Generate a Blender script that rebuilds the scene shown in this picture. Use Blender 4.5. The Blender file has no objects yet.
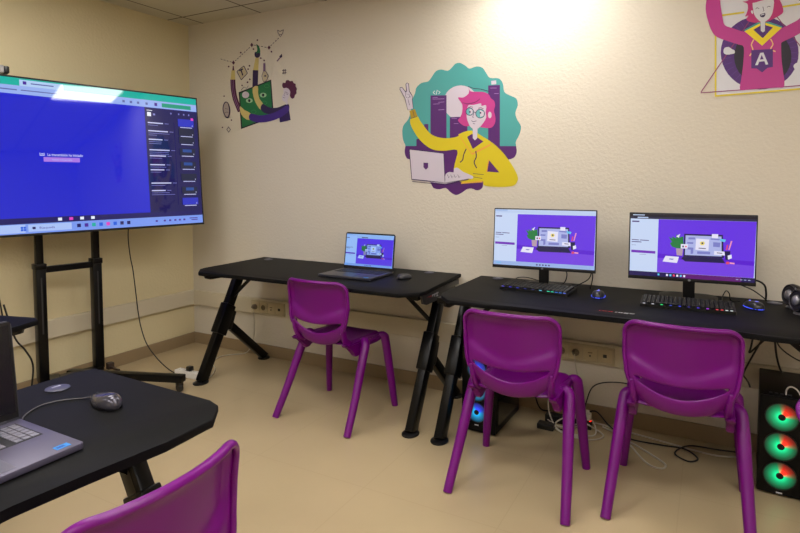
import bpy, bmesh, math, random
from mathutils import Vector, Matrix
random.seed(7)
PI = math.pi
S = bpy.context.scene
COL = S.collection

# ------------------------------------------------------------------ camera, light, exposure
cam_d = bpy.data.cameras.new('camera'); cam = bpy.data.objects.new('camera', cam_d); COL.objects.link(cam)
cam.location = (3.7422, -3.2656, 1.35)
cam.rotation_euler = (PI/2 - 0.0563, 0, 0.5016)
cam_d.sensor_width = 36; cam_d.lens = 567.39/800*36; cam_d.shift_y = -54.9/800
cam_d.clip_start = 0.05
S.camera = cam
S.view_settings.view_transform = 'Standard'; S.view_settings.look = 'None'
S.view_settings.gamma = 1; S.view_settings.use_curve_mapping = False
S.view_settings.exposure = 0.0
world = bpy.data.worlds.new('world'); S.world = world; world.use_nodes = True
world.node_tree.nodes['Background'].inputs[0].default_value = (1, .93, .8, 1)
world.node_tree.nodes['Background'].inputs[1].default_value = 0.01
PANEL_POWER = 16.0
PANEL_COL = (1.0, .965, .935)
# ceiling panels: centre x, y
PANELS = [(2.87, -.5), (1.07, -1.7), (2.27, -2.3), (3.47, -2.3), (4.67, -2.3), (5.87, -2.3), (1.07, -4.1), (2.27, -4.1), (3.47, -4.1), (4.67, -4.1)]
SCREEN = 1.0        # brightness of lit screens

# ------------------------------------------------------------------ helpers
def lin(c):
    return tuple(((v/255)/12.92 if v/255 <= .04045 else ((v/255+.055)/1.055)**2.4) for v in c)
MATS = {}
def mat(name, rgb=(128,128,128), rough=.5, metal=0, emit=0, spec=.5, bump=0, bscale=200, noise=0, nscale=20, coat=0):
    if name in MATS: return MATS[name]
    m = bpy.data.materials.new(name); m.use_nodes = True; nt = m.node_tree; b = nt.nodes['Principled BSDF']
    c = (*lin(rgb), 1)
    b.inputs['Base Color'].default_value = c
    b.inputs['Roughness'].default_value = rough; b.inputs['Metallic'].default_value = metal
    b.inputs['Specular IOR Level'].default_value = spec
    if coat: b.inputs['Coat Weight'].default_value = coat; b.inputs['Coat Roughness'].default_value = .03
    if emit:
        b.inputs['Emission Color'].default_value = c; b.inputs['Emission Strength'].default_value = emit
        b.inputs['Base Color'].default_value = (.01, .01, .01, 1)
    tc = None
    if bump or noise:
        tc = nt.nodes.new('ShaderNodeTexCoord')
    if bump:
        n = nt.nodes.new('ShaderNodeTexNoise'); n.inputs['Scale'].default_value = bscale; n.inputs['Detail'].default_value = 4
        bp = nt.nodes.new('ShaderNodeBump'); bp.inputs['Strength'].default_value = bump; bp.inputs['Distance'].default_value = .002
        nt.links.new(tc.outputs['Object'], n.inputs['Vector']); nt.links.new(n.outputs[0], bp.inputs['Height']); nt.links.new(bp.outputs[0], b.inputs['Normal'])
    if noise:
        n = nt.nodes.new('ShaderNodeTexNoise'); n.inputs['Scale'].default_value = nscale; n.inputs['Detail'].default_value = 5
        r = nt.nodes.new('ShaderNodeMix'); r.data_type = 'RGBA'
        r.inputs[6].default_value = tuple(v*(1-noise) for v in c[:3])+(1,); r.inputs[7].default_value = tuple(min(1, v*(1+noise)) for v in c[:3])+(1,)
        nt.links.new(tc.outputs['Object'], n.inputs['Vector']); nt.links.new(n.outputs[0], r.inputs[0]); nt.links.new(r.outputs[2], b.inputs['Base Color'])
    MATS[name] = m; return m

def obj(name, bm, mats, parent=None, loc=None, rot=None, smooth=False, auto=None):
    me = bpy.data.meshes.new(name)
    bmesh.ops.recalc_face_normals(bm, faces=bm.faces[:]) if auto != 'raw' else None
    bm.to_mesh(me); bm.free()
    if not isinstance(mats, (list, tuple)): mats = [mats]
    for m in mats: me.materials.append(m)
    if smooth:
        for p in me.polygons: p.use_smooth = True
        if smooth != 'all':
            me.set_sharp_from_angle(angle=math.radians(38))
    o = bpy.data.objects.new(name, me); COL.objects.link(o)
    if parent is not None: o.parent = parent
    if loc is not None: o.location = loc
    if rot is not None: o.rotation_euler = rot
    return o
def tag(o, label=None, cat=None, group=None, kind=None):
    if label: o['label'] = label
    if cat: o['category'] = cat
    if group: o['group'] = group
    if kind: o['kind'] = kind
    return o
def thing(name, label, cat, loc=(0,0,0), rz=0, group=None):
    o = bpy.data.objects.new(name, None); COL.objects.link(o); o.empty_display_size = .1
    o.location = loc; o.rotation_euler = (0,0,rz); return tag(o, label, cat, group)
def dup(root, loc, rz, label, group=None):
    def rec(o, par):
        c = o.copy(); COL.objects.link(c)
        if par is not None: c.parent = par
        for ch in list(o.children): rec(ch, c)
        return c
    r = rec(root, None); r.location = loc; r.rotation_euler = (0,0,rz); r['label'] = label
    if group: r['group'] = group
    return r
def BM(): return bmesh.new()
def box(bm, lo, hi, mi=0, bev=0, M=None, seg=2):
    lo = Vector(lo); hi = Vector(hi); c = (lo+hi)/2; s = hi-lo
    mt = Matrix.Translation(c) @ Matrix.Diagonal((*s, 1))
    r = bmesh.ops.create_cube(bm, size=1, matrix=mt)
    vs = r['verts']
    fs = set(f for v in vs for f in v.link_faces)
    if bev:
        es = set(e for v in vs for e in v.link_edges)
        rr = bmesh.ops.bevel(bm, geom=list(es), offset=bev, segments=seg, profile=.5, affect='EDGES')
        vs = list(set(v for v in rr['verts']) | set(v for f in rr['faces'] for v in f.verts) | set(v for v in vs if v.is_valid))
        fs = set(f for v in vs for f in v.link_faces)
    for f in fs: f.material_index = mi
    if M is not None:
        for v in vs: v.co = M @ v.co
    return vs
def prism(bm, pts, z0, z1, mi=0, bev=0, M=None, seg=2):
    """closed outline pts (x,y) extruded z0..z1"""
    lo = [bm.verts.new((x, y, z0)) for x, y in pts]; hi = [bm.verts.new((x, y, z1)) for x, y in pts]
    n = len(pts); fs = [bm.faces.new(lo[::-1]), bm.faces.new(hi)]
    for i in range(n): fs.append(bm.faces.new((lo[i], lo[(i+1)%n], hi[(i+1)%n], hi[i])))
    vs = lo+hi
    if bev:
        es = set(fs[0].edges) | set(fs[1].edges)
        rr = bmesh.ops.bevel(bm, geom=list(es), offset=bev, segments=seg, profile=.5, affect='EDGES')
        vs = list(set(v for f in rr['faces'] for v in f.verts) | set(v for v in vs if v.is_valid))
        fs = list(set(f for v in vs for f in v.link_faces))
    for f in fs: f.material_index = mi
    if M is not None:
        for v in vs: v.co = M @ v.co
    return vs
def spline(pts, n=6):
    P = [Vector(p) for p in pts]; out = []
    for i in range(len(P)-1):
        p0 = P[max(i-1,0)]; p1 = P[i]; p2 = P[i+1]; p3 = P[min(i+2, len(P)-1)]
        for j in range(n):
            t = j/n; out.append(.5*((2*p1)+(p2-p0)*t+(2*p0-5*p1+4*p2-p3)*t*t+(3*p1-p0-3*p2+p3)*t**3))
    out.append(P[-1]); return out
def tube(bm, pts, r, seg=10, mi=0, cap=True, sx=1, up=(0,0,1)):
    P = [Vector(p) for p in pts]; rings = []
    N = len(P); prev = None
    for i, p in enumerate(P):
        d = (P[min(i+1,N-1)]-P[max(i-1,0)]).normalized()
        if prev is None:
            u = Vector(up); 
            if abs(u.dot(d)) > .95: u = Vector((1,0,0))
            a = (u - d*u.dot(d)).normalized()
        else:
            a = (prev - d*prev.dot(d)).normalized()
        prev = a; b = d.cross(a)
        rr = r[i] if isinstance(r, (list, tuple)) else r
        rings.append([bm.verts.new(p + a*rr*math.cos(2*PI*k/seg) + b*rr*sx*math.sin(2*PI*k/seg)) for k in range(seg)])
    for i in range(N-1):
        for k in range(seg):
            f = bm.faces.new((rings[i][k], rings[i][(k+1)%seg], rings[i+1][(k+1)%seg], rings[i+1][k])); f.material_index = mi
    if cap:
        for rg in (rings[0][::-1], rings[-1]):
            f = bm.faces.new(rg); f.material_index = mi
    return rings
def lathe(bm, prof, M=None, seg=24, mi=0, cap=True):
    rings = []
    for r, z in prof:
        rings.append([bm.verts.new((r*math.cos(2*PI*k/seg), r*math.sin(2*PI*k/seg), z)) for k in range(seg)])
    for i in range(len(rings)-1):
        for k in range(seg):
            f = bm.faces.new((rings[i][k], rings[i][(k+1)%seg], rings[i+1][(k+1)%seg], rings[i+1][k])); f.material_index = mi
    if cap:
        for rg in (rings[0][::-1], rings[-1]): bm.faces.new(rg).material_index = mi
    if M is not None:
        for rg in rings:
            for v in rg: v.co = M @ v.co
def beam(bm, a, b, w, d, mi=0, bev=0, side=(1,0,0)):
    """rectangular bar a->b, w along 'side', d across"""
    a = Vector(a); b = Vector(b); z = (b-a); L = z.length; z.normalize()
    x = Vector(side); x = (x - z*x.dot(z)).normalized(); y = z.cross(x)
    M = Matrix.Translation(a) @ Matrix((x, y, z)).transposed().to_4x4()
    return box(bm, (-w/2,-d/2,0), (w/2,d/2,L), mi, bev, M)
def text_mesh(s, size, font_bold=False):
    cu = bpy.data.curves.new('t', 'FONT'); cu.body = s; cu.size = size; cu.resolution_u = 2
    if font_bold: cu.offset = size*.02
    o = bpy.data.objects.new('t', cu); COL.objects.link(o)
    bpy.context.view_layer.update()
    me = bpy.data.meshes.new_from_object(o.evaluated_get(bpy.context.evaluated_depsgraph_get()))
    bpy.data.objects.remove(o); return me
def add_text(bm, s, size, M, mi=0, width=None, bold=False):
    me = text_mesh(s, size, bold)
    if not me.vertices: return
    if width:
        w = max(v.co.x for v in me.vertices); M = M @ Matrix.Diagonal((width/w, 1, 1, 1))
    b2 = bmesh.new(); b2.from_mesh(me)
    for f in b2.faces: f.material_index = mi
    b2.transform(M); tmp = bpy.data.meshes.new('tmp'); b2.to_mesh(tmp); b2.free(); bm.from_mesh(tmp)
    bpy.data.meshes.remove(tmp); bpy.data.meshes.remove(me)

# ------------------------------------------------------------------ materials
black_metal = mat('black_powder_coat', (5,5,6), .3, spec=.25)
black_plastic = mat('black_plastic', (9,9,10), .42)
black_gloss = mat('black_gloss', (4,4,5), .4, spec=.2)
desk_top_m = mat('black_desk_laminate', (7,7,9), .6, spec=.16, bump=.15, bscale=500)
desk_edge_m = mat('black_desk_edge', (10,10,11), .45)
purple = mat('purple_plastic', (106,0,113), .34, spec=.35, bump=.05, bscale=400)
grey_plastic = mat('grey_plastic', (120,118,130), .4)
cream_plastic = mat('cream_plastic', (205,195,165), .4)
white_plastic = mat('white_plastic', (225,222,215), .4)
cable_black = mat('black_cable', (14,13,13), .5)
cable_white = mat('white_cable', (190,182,165), .5)
cable_grey = mat('grey_cable', (70,68,72), .5)
silver = mat('silver_plastic', (150,148,158), .28, metal=.6)

# ------------------------------------------------------------------ the room
H = 2.588; TB, TT, TD = .3252, .4449, .030; BH = .0888
X1, Y1 = 6.3, -5.6
def wall_mat(name, rgb):
    m = mat(name, rgb, .62, spec=.25, noise=.03, nscale=1.5)
    nt = m.node_tree; b = nt.nodes['Principled BSDF']
    tc = nt.nodes.new('ShaderNodeTexCoord'); n = nt.nodes.new('ShaderNodeTexNoise'); n.inputs['Scale'].default_value = 60; n.inputs['Detail'].default_value = 3
    bp = nt.nodes.new('ShaderNodeBump'); bp.inputs['Strength'].default_value = .6; bp.inputs['Distance'].default_value = .004
    nt.links.new(tc.outputs['Object'], n.inputs['Vector']); nt.links.new(n.outputs[0], bp.inputs['Height']); nt.links.new(bp.outputs[0], b.inputs['Normal'])
    return m
WALL = wall_mat('cream_wall_paint', (214,206,190)); WALL_Y = wall_mat('yellow_cream_wall_paint', (216,203,164))
TRUNK = mat('trunking_cream', (206,196,172), .45)
def slab(name, lo, hi, m, bev=0, kind='structure'):
    bm = BM(); box(bm, lo, hi, 0, bev); o = obj(name, bm, m); o['kind'] = kind; return o
slab('wall_back', (-.1,0,0), (X1+.1,.1,H+.05), WALL)
slab('wall_left', (-.1,Y1,0), (0,0,H+.05), WALL_Y)
slab('wall_right', (X1,Y1,0), (X1+.1,0,H+.05), WALL)
slab('wall_front', (-.1,Y1-.1,0), (X1+.1,Y1,H+.05), WALL)
# floor: beige sheet vinyl with faint joints
fm = mat('beige_vinyl_floor', (184,165,130), .25, spec=.45, noise=.07, nscale=2.2)
nt = fm.node_tree; b = nt.nodes['Principled BSDF']; tc = nt.nodes.new('ShaderNodeTexCoord'); br = nt.nodes.new('ShaderNodeTexBrick')
br.offset = 0; br.inputs['Scale'].default_value = 1; br.inputs['Brick Width'].default_value = .61; br.inputs['Row Height'].default_value = .61
br.inputs['Mortar Size'].default_value = .0022; br.inputs['Color1'].default_value = br.inputs['Color2'].default_value = (1,1,1,1); br.inputs['Mortar'].default_value = (.94,.935,.92,1)
mx = nt.nodes.new('ShaderNodeMix'); mx.data_type = 'RGBA'; mx.blend_type = 'MULTIPLY'; mx.inputs[0].default_value = 1
src = b.inputs['Base Color'].links[0].from_socket
nt.links.new(tc.outputs['Object'], br.inputs['Vector']); nt.links.new(src, mx.inputs[6]); nt.links.new(br.outputs[0], mx.inputs[7]); nt.links.new(mx.outputs[2], b.inputs['Base Color'])
slab('floor', (-.1,Y1-.1,-.1), (X1+.1,.1,0), fm)
# ceiling: lay-in tiles with recessed joints
cm = mat('ceiling_tile', (206,200,182), .8, spec=.1)
nt = cm.node_tree; b = nt.nodes['Principled BSDF']; tc = nt.nodes.new('ShaderNodeTexCoord'); mp = nt.nodes.new('ShaderNodeMapping')
mp.inputs['Location'].default_value = (-.17, .2, 0)
br = nt.nodes.new('ShaderNodeTexBrick'); br.offset = 0; br.inputs['Scale'].default_value = 1; br.inputs['Brick Width'].default_value = .6; br.inputs['Row Height'].default_value = .6
br.inputs['Mortar Size'].default_value = .007; br.inputs['Color1'].default_value = (*lin((206,200,182)),1); br.inputs['Color2'].default_value = (*lin((202,195,176)),1); br.inputs['Mortar'].default_value = (*lin((110,102,84)),1)
nt.links.new(tc.outputs['Object'], mp.inputs[0]); nt.links.new(mp.outputs[0], br.inputs['Vector']); nt.links.new(br.outputs[0], b.inputs['Base Color'])
bp = nt.nodes.new('ShaderNodeBump'); bp.inputs['Strength'].default_value = .6; bp.inputs['Distance'].default_value = .004; bp.invert = True
nt.links.new(br.outputs['Fac'], bp.inputs['Height']); nt.links.new(bp.outputs[0], b.inputs['Normal'])
slab('ceiling', (-.1,Y1-.1,H), (X1+.1,.1,H+.1), cm)
skirt = mat('brown_skirting', (150,130,100), .35)
slab('baseboard_back', (.012,-.012,0), (X1,0,BH), skirt, .002)
slab('baseboard_left', (0,Y1,0), (.012,0,BH), skirt, .002)
slab('trim_1', (TD,-TD,TB), (X1,0,TT), TRUNK, .004)
slab('trim_2', (0,Y1,TB), (TD,0,TT), TRUNK, .004)
# door on the unseen front wall
dm = mat('door_wood', (150,118,80), .5)
slab('door_1', (4.2,Y1,0), (5.1,Y1+.04,2.05), dm, .004)

# ceiling light panels
panel_frame_m = mat('panel_frame_white', (225,225,220), .4)
pe = mat('panel_diffuser', (255,255,255), .5)
bs = pe.node_tree.nodes['Principled BSDF']; bs.inputs['Emission Color'].default_value = (*PANEL_COL,1); bs.inputs['Emission Strength'].default_value = PANEL_POWER
places = ['nearest the television', 'left of the middle', 'in the middle', 'right of the middle', 'at the far right', 'at the back left corner', 'at the back left', 'at the back middle', 'at the back right']
places = ['near'] + places
for (px, py), pl in zip(PANELS, places):
    t = thing('ceiling_light', 'square white light panel in the ceiling ' + pl + ' of the room' if pl != 'near' else 'square white light panel in the ceiling above the monitors', 'ceiling light', (px,py,H), 0, 'ceiling light panels')
    bm = BM()
    for s in (-1,1):
        box(bm, (s*.295-.008,-.303,-.012), (s*.295+.008,.303,-.0005)); box(bm, (-.287,s*.295-.008,-.012), (.287,s*.295+.008,-.0005))
    obj('frame', bm, panel_frame_m, t)
    bm = BM(); box(bm, (-.286,-.286,-.008), (.286,.286,-.001)); obj('diffuser', bm, pe, t)

# ------------------------------------------------------------------ wall sockets in the trunking
def socket_strip(name, x0, x1, z0, z1, label, plugs):
    t = thing(name, label, 'wall sockets', (x0,-TD,z0), 0, 'socket strips in the wall trunking')
    w = x1-x0; h = z1-z0; y = -.012
    bm = BM(); box(bm, (0,y,0), (w,.0,h), 0, .004); obj('cover_frame', bm, mat('socket_frame', (190,178,146), .45), t)
    mw = (w-.02)/4
    for k in range(4):
        cx = .01+mw*(k+.5); cz = h/2
        bm = BM(); box(bm, (cx-mw/2+.002,y-.003,.012), (cx+mw/2-.002,y,h-.012), 0, .003)
        if k < 2:
            M = Matrix.Translation((cx,y-.0035,cz)) @ Matrix.Rotation(PI/2,4,'X')
            lathe(bm, [(.0245,0),(.0245,.002),(.021,.002),(.021,-.0)], M, 20, 0)
            lathe(bm, [(.0205,-.0005),(.0205,.0012)], M, 20, 1)
            for s in (-1,1): lathe(bm, [(.003,.0012),(.003,.002)], Matrix.Translation((s*.0095,0,0)) @ M, 8, 2)
        elif k == 2:
            box(bm, (cx-.004,y-.006,cz-.013), (cx+.004,y-.003,cz-.004), 2); box(bm, (cx-.012,y-.0045,cz+.006), (cx+.012,y-.003,cz+.012), 1)
        else:
            box(bm, (cx-.010,y-.0045,cz-.009), (cx+.010,y-.003,cz+.009), 2)
        obj('socket', bm, [mat('socket_cream', (200,186,150), .4), mat('socket_shadow', (120,106,80), .5), black_plastic], t, smooth=True)
    return t
socket_strip('wall_socket_strip', .672, 1.0, .335, .432, 'cream four-gang socket strip behind the desk with the open laptop', ())
socket_strip('wall_socket_strip', 2.972, 3.305, .335, .432, 'cream four-gang socket strip between the two chairs at the monitors', ())

# ------------------------------------------------------------------ desks
LOGO_R = mat('logo_red', (190,40,40), .5); LOGO_W = mat('logo_white', (200,200,205), .5)
def slanted_marks(bm, M, n, w, h, mi):
    """small slanted letter-like strokes, unreadable in the photo"""
    for k in range(n):
        x = k*w/n; ww = w/n*.72; sh = h*.25
        for lo, hi in (((0,0),(ww,h*.28)), ((0,h*.72),(ww,h)), ((0,h*.28),(ww*.38,h*.72))):
            if k % 2: lo, hi = (ww-hi[0], lo[1]), (ww-lo[0], hi[1])
            q = [(x+lo[0]+sh*lo[1]/h, lo[1]), (x+hi[0]+sh*lo[1]/h, lo[1]), (x+hi[0]+sh*hi[1]/h, hi[1]), (x+lo[0]+sh*hi[1]/h, hi[1])]
            f = bm.faces.new([bm.verts.new(M @ Vector((a,b_,0))) for a,b_ in q]); f.material_index = mi
def desk(name, label, outline, legs_x, loc, rz, grom, topz=.765, depth=.745, front_logo=None, side_logo=False, braces=True, zoff=0, foot_y=-.655):
    t = thing(name, label, 'desk', loc, rz)
    th = .022
    bm = BM(); prism(bm, outline, topz-th, topz, 0, .005); 
    o = obj('desktop', bm, desk_top_m, t, smooth=True)
    # steel frame under the top
    xa, xb = legs_x
    bm = BM(); yc = foot_y+.375
    box(bm, (xa,yc-.03,topz-th-.045), (xb,yc+.03,topz-th-.0005), 0, .004)
    for x in legs_x: box(bm, (x-.03, foot_y+.02, topz-th-.03), (x+.03, -.08, topz-th-.0005), 0, .003)
    obj('frame', bm, black_metal, t, smooth=True)
    for i, x in enumerate(legs_x):
        L = BM(); zt = topz-th-.02
        ft = Vector((x, foot_y, .01)); tp = Vector((x, foot_y+.385, zt)); d = tp-ft
        P = lambda f: ft+d*f
        beam(L, P(.0), P(1), .048, .07, 0, .006)
        for s in (-1,1): beam(L, P(.0)+Vector((s*.0245,-.012,0)), P(1)+Vector((s*.0245,-.012,0)), .002, .012)      # raised ribs
        beam(L, P(.40), P(.66), .066, .092, 0, .006)
        beam(L, P(.44)+Vector((0,.05,-.01)), P(.60)+Vector((0,.04,0)), .056, .075, 0, .008)
        beam(L, P(.50)+Vector((0,.03,0)), (x, -.045, .012), .042, .055, 0, .006)
        lg = obj('leg', L, black_metal, t, smooth=True)
        for yy, ln in ((foot_y-.005,.055), (-.055,.045)):
            F = BM(); lathe(F, [(.95,.0),(1,.15),(1,.6),(.8,1)], Matrix.Translation((x,yy,.0)) @ Matrix.Diagonal((.045,ln,.014,1)), 20)
            obj('foot', F, black_plastic, lg, smooth=True)
        if braces:
            s = 1 if i == 0 else -1; F = BM()
            beam(F, (x+s*.01, yc-.09, topz-.235), (x+s*.26, yc-.09, topz-th-.0), .012, .022, 0, .002, side=(0,1,0))
            obj('brace', F, black_metal, t)
    for gx, gy in grom:
        F = BM(); lathe(F, [(.028,0),(.031,.001),(.031,.003),(.026,.0045),(0.002,.0045)], Matrix.Translation((gx,gy,topz)), 24)
        box(F, (gx-.012,gy+.004,topz+.004), (gx+.012,gy+.012,topz+.0052), 1)
        obj('cable_grommet', F, [mat('grommet_grey', (66,66,84), .35), mat('grommet_mark', (170,170,190), .4)], t, smooth=True)
    for sd in (0,1):
        # side cheek plate under each end of the top
        xs = [p[0] for p in outline]; 
        F = BM()
        a = outline_side(outline, sd, -.10); c = outline_side(outline, sd, foot_y+.02); s = 1 if sd else -1
        pa = Vector((a-s*.005, -.10, 0)); pc = Vector((c-s*.005, foot_y+.02, 0))
        v = [Vector((pa.x,pa.y,topz-th)), Vector((pc.x,pc.y,topz-th)), Vector((pc.x,pc.y+.02,topz-th-.048)), Vector((pc.x,pc.y+.06,topz-th-.060)), Vector((pa.x,pa.y,topz-th-.075))]
        off = Vector((-s*.012,0,0))
        A = [F.verts.new(q) for q in v]; B = [F.verts.new(q+off) for q in v]; n = len(v)
        F.faces.new(A); F.faces.new(B[::-1])
        for k in range(n): F.faces.new((A[k], A[(k+1)%n], B[(k+1)%n], B[k]))
        o = obj('side_plate', F, mat('dark_mesh_plate', (30,30,32), .5), t)
        if sd == 1 and side_logo:
            F = BM(); dr = (pa-pc).normalized(); o0 = Vector((pc.x, pc.y, topz-th-.047)) + dr*.05 + Vector((.001,0,0))
            M = Matrix.Translation(o0) @ Matrix((dr, Vector((0,0,1)), dr.cross(Vector((0,0,1))))).transposed().to_4x4()
            slanted_marks(F, M, 4, .085, .026, 0); slanted_marks(F, M @ Matrix.Translation((.092,0,0)), 5, .10, .026, 1)
            obj('logo', F, [LOGO_R, LOGO_W], o, auto='raw')
    if front_logo:
        F = BM(); x, y = front_logo
        slanted_marks(F, Matrix.Translation((x,y,topz+.0006)), 5, .062, .012, 0); slanted_marks(F, Matrix.Translation((x+.068,y,topz+.0006)), 7, .082, .012, 1)
        obj('logo', F, [LOGO_R, LOGO_W], t, auto='raw')
    return t
def outline_side(outline, sd, y):
    xs = []
    n = len(outline)
    for i in range(n):
        (x0,y0),(x1,y1) = outline[i], outline[(i+1)%n]
        if (y0-y)*(y1-y) <= 0 and y0 != y1: xs.append(x0+(x1-x0)*(y-y0)/(y1-y0))
    return max(xs) if sd else min(xs)
OUT1 = [(0,-.006),(.02,-.60),(.035,-.655),(.12,-.745),(.30,-.748),(.42,-.728),(1.19,-.728),(1.31,-.748),(1.57,-.745),(1.655,-.665),(1.66,-.60),(1.612,-.006)][::-1]
desk('gaming_desk', 'black desk along the back wall with a laptop and mouse on it', OUT1, (.028,1.60), (.777,0,0), 0, [(.135,-.11),(1.425,-.075)], side_logo=True)
OUT2 = [(0,-.006),(.01,-.60),(.035,-.665),(.11,-.755),(.30,-.762),(.42,-.742),(1.29,-.742),(1.41,-.762),(1.66,-.762),(1.74,-.69),(1.75,-.60),(1.752,-.006)][::-1]
desk('gaming_desk', 'black desk along the back wall carrying the two desktop monitors', OUT2, (.026,1.70), (2.52,0,0), 0, [(.13,-.07),(1.50,-.085)], front_logo=(.795,-.70+.06))
# foreground desk, its right-hand end towards the back wall: local x -> world +y, local -y -> world +x
OUT3 = [(0,.0),(0,-.60),(.30,-.625),(1.02,-.600),(1.15,-.612),(1.32,-.634),(1.46,-.632),(1.53,-.575),(1.545,-.53),(1.555,-.02),(1.50,.0)][::-1]
desk('gaming_desk', 'black desk in the left foreground holding the closest laptop', OUT3, (.12,1.495), (2.057,-3.755,0), PI/2, [(1.395,-.095),(.13,-.11)], foot_y=-.56)
OUT4 = [(0,.0),(0,-.58),(.06,-.64),(1.40,-.64),(1.50,-.63),(1.53,-.58),(1.50,-.03),(1.46,0)][::-1]
desk('gaming_desk', 'black desk end seen at the left edge behind the closest laptop', OUT4, (.12,1.38), (1.003,-3.54,0), PI/2+.22, [(.13,-.11)], foot_y=-.56)

# ------------------------------------------------------------------ purple stacking chair
def smooth(a, b_, x):
    t = max(0, min(1, (x-a)/(b_-a))); return t*t*(3-2*t)
def finish(o, lv=1, thick=None, off=0):
    if thick:
        m = o.modifiers.new('s', 'SOLIDIFY'); m.thickness = thick; m.offset = off
    m = o.modifiers.new('u', 'SUBSURF'); m.levels = m.render_levels = lv
    dg = bpy.context.evaluated_depsgraph_get(); bpy.context.view_layer.update()
    dg = bpy.context.evaluated_depsgraph_get()
    me = bpy.data.meshes.new_from_object(o.evaluated_get(dg)); o.modifiers.clear()
    old = o.data; o.data = me; bpy.data.meshes.remove(old)
    for p in me.polygons: p.use_smooth = True
    return o
def rspl(R, n):
    out = []
    for i in range(len(R)-1):
        for j in range(n): out.append(R[i]+(R[i+1]-R[i])*j/n)
    return out+[R[-1]]
def make_chair():
    t = thing('school_chair', '', 'chair')
    # ---- seat shell: dished, edges rolled down
    bm = BM(); NX, NY = 18, 20; g = []
    for j in range(NY+1):
        v = -1+2*j/NY; row = []
        for i in range(NX+1):
            u = -1+2*i/NX
            # squircle mapping
            uu = u*math.sqrt(max(0,1-.30*v**6)); vv = v*math.sqrt(max(0,1-.16*u**6))
            wf = .192 if v < 0 else .192+.010*v
            x = uu*wf; y = .032+vv*.185
            r = max(abs(u), abs(v))
            z = .452 - .012*(1-u*u)*(1-(v*.8)**2) + .004*v*v
            z -= (.034 if v > -.9 else .010)*smooth(.82, 1.0, r)**1.5 if r > .82 else 0
            z += .006*smooth(.6,.85,r)
            row.append(bm.verts.new((x,y,z)))
        g.append(row)
    for j in range(NY):
        for i in range(NX): bm.faces.new((g[j][i],g[j][i+1],g[j+1][i+1],g[j+1][i]))
    o = obj('seat', bm, purple, t); finish(o, 1, .007)
    # ---- backrest with its slot, stiles and lower band
    bm = BM()
    def halfw(z):
        if z >= .745: q = max(0, .055**2-(z-.745)**2); return .147+math.sqrt(q)
        return .202 - .010*smooth(.66,.58,z) - .040*smooth(.58,.49,z) - .012*smooth(.49,.44,z)
    def yb(z): 
        return -.176 - .034*smooth(.44,.60,z) - .026*max(0,(z-.60)/.2)
    cols = 26; ss = [-1+2*i/cols for i in range(cols+1)]
    rows = []
    zb = lambda s: .436+.030*s*s+.02*smooth(.75,1,abs(s))
    def gap(s):
        a = abs(s*.168)/.140; return .052*math.sqrt(max(0,1-a*a)) if a < 1 else 0
    zu = lambda s: .560+.030*(s*.9)**2
    specs = [('b',0),('b',.5),('l',0),('g',.5),('u',0)] + [('t',k/12) for k in range(1,13)]
    grid = []
    for kind, f in specs:
        row = []
        for s in ss:
            u_ = zu(s); l_ = u_-max(gap(s),.010)
            if kind == 'b': z = zb(s)+(l_-zb(s))*f
            elif kind == 'l': z = l_
            elif kind == 'g': z = (l_+u_)/2
            elif kind == 'u': z = u_
            else:
                tp = .7995-.016*s*s
                z = u_+(tp-u_)*(f**.92)
            # rounded top corners by width
            zz = min(z+ .010*s*s, .7995); w = halfw(zz if kind=='t' else z)
            x = s*w
            edge = min(1-abs(s), (.802-z)/.207 if z > .6 else 1)
            y = yb(z) + .055*(x/.2)**2*(.6+.4*smooth(.5,.7,z))
            # recessed panel inside the rim
            if kind == 't':
                crease = .602+.045*abs(s)**1.5-.035*(1-abs(s))
                rec = smooth(.05,.13,1-abs(s))*smooth(.795,.77,z)*smooth(crease-.004, crease+.035, z)
                y += .018*rec
            if kind in ('l','g') and abs(s) < .8: y += .004
            if kind == 'b' and f == 0: y += .012
            row.append(bm.verts.new((x,y,z)))
        grid.append(row)
    for j in range(len(grid)-1):
        for i in range(cols):
            sm_ = (ss[i]+ss[i+1])/2
            if specs[j][0] in ('l','g') and abs(sm_*.168) < .137: continue
            bm.faces.new((grid[j][i],grid[j][i+1],grid[j+1][i+1],grid[j+1][i]))
    o = obj('backrest', bm, purple, t); finish(o, 1, .009)
    # rim bead around the panel, rolled towards the back
    bm = BM(); edge = []
    side = [(halfw(z), z) for z in (.515,.55,.585,.62,.66,.70,.735)]
    arcp = [(.147+.055*math.cos(q), .745+.052*math.sin(q)) for q in [k*PI/2/7 for k in range(8)]]
    topm = [(x, .7985-.002*(x/.12)**2) for x in (-.12,-.08,-.04,0,.04,.08,.12)]
    rt = side+arcp
    path = [(-x,z) for x,z in rt] + topm + rt[::-1]
    P3 = [(x, yb(z)+.055*(x/.2)**2*(.6+.4*smooth(.5,.7,z))-.006, z) for x, z in path]
    n = len(P3); rad = [.0085]*n; rad[0] = rad[-1] = .004; rad[1] = rad[-2] = .007
    tube(bm, spline(P3,3), [rad[min(int(k/3),n-1)] for k in range((n-1)*3+1)], 8, 0, True, 1.25)
    ob = obj('rim', bm, purple, o, smooth='all')
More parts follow.
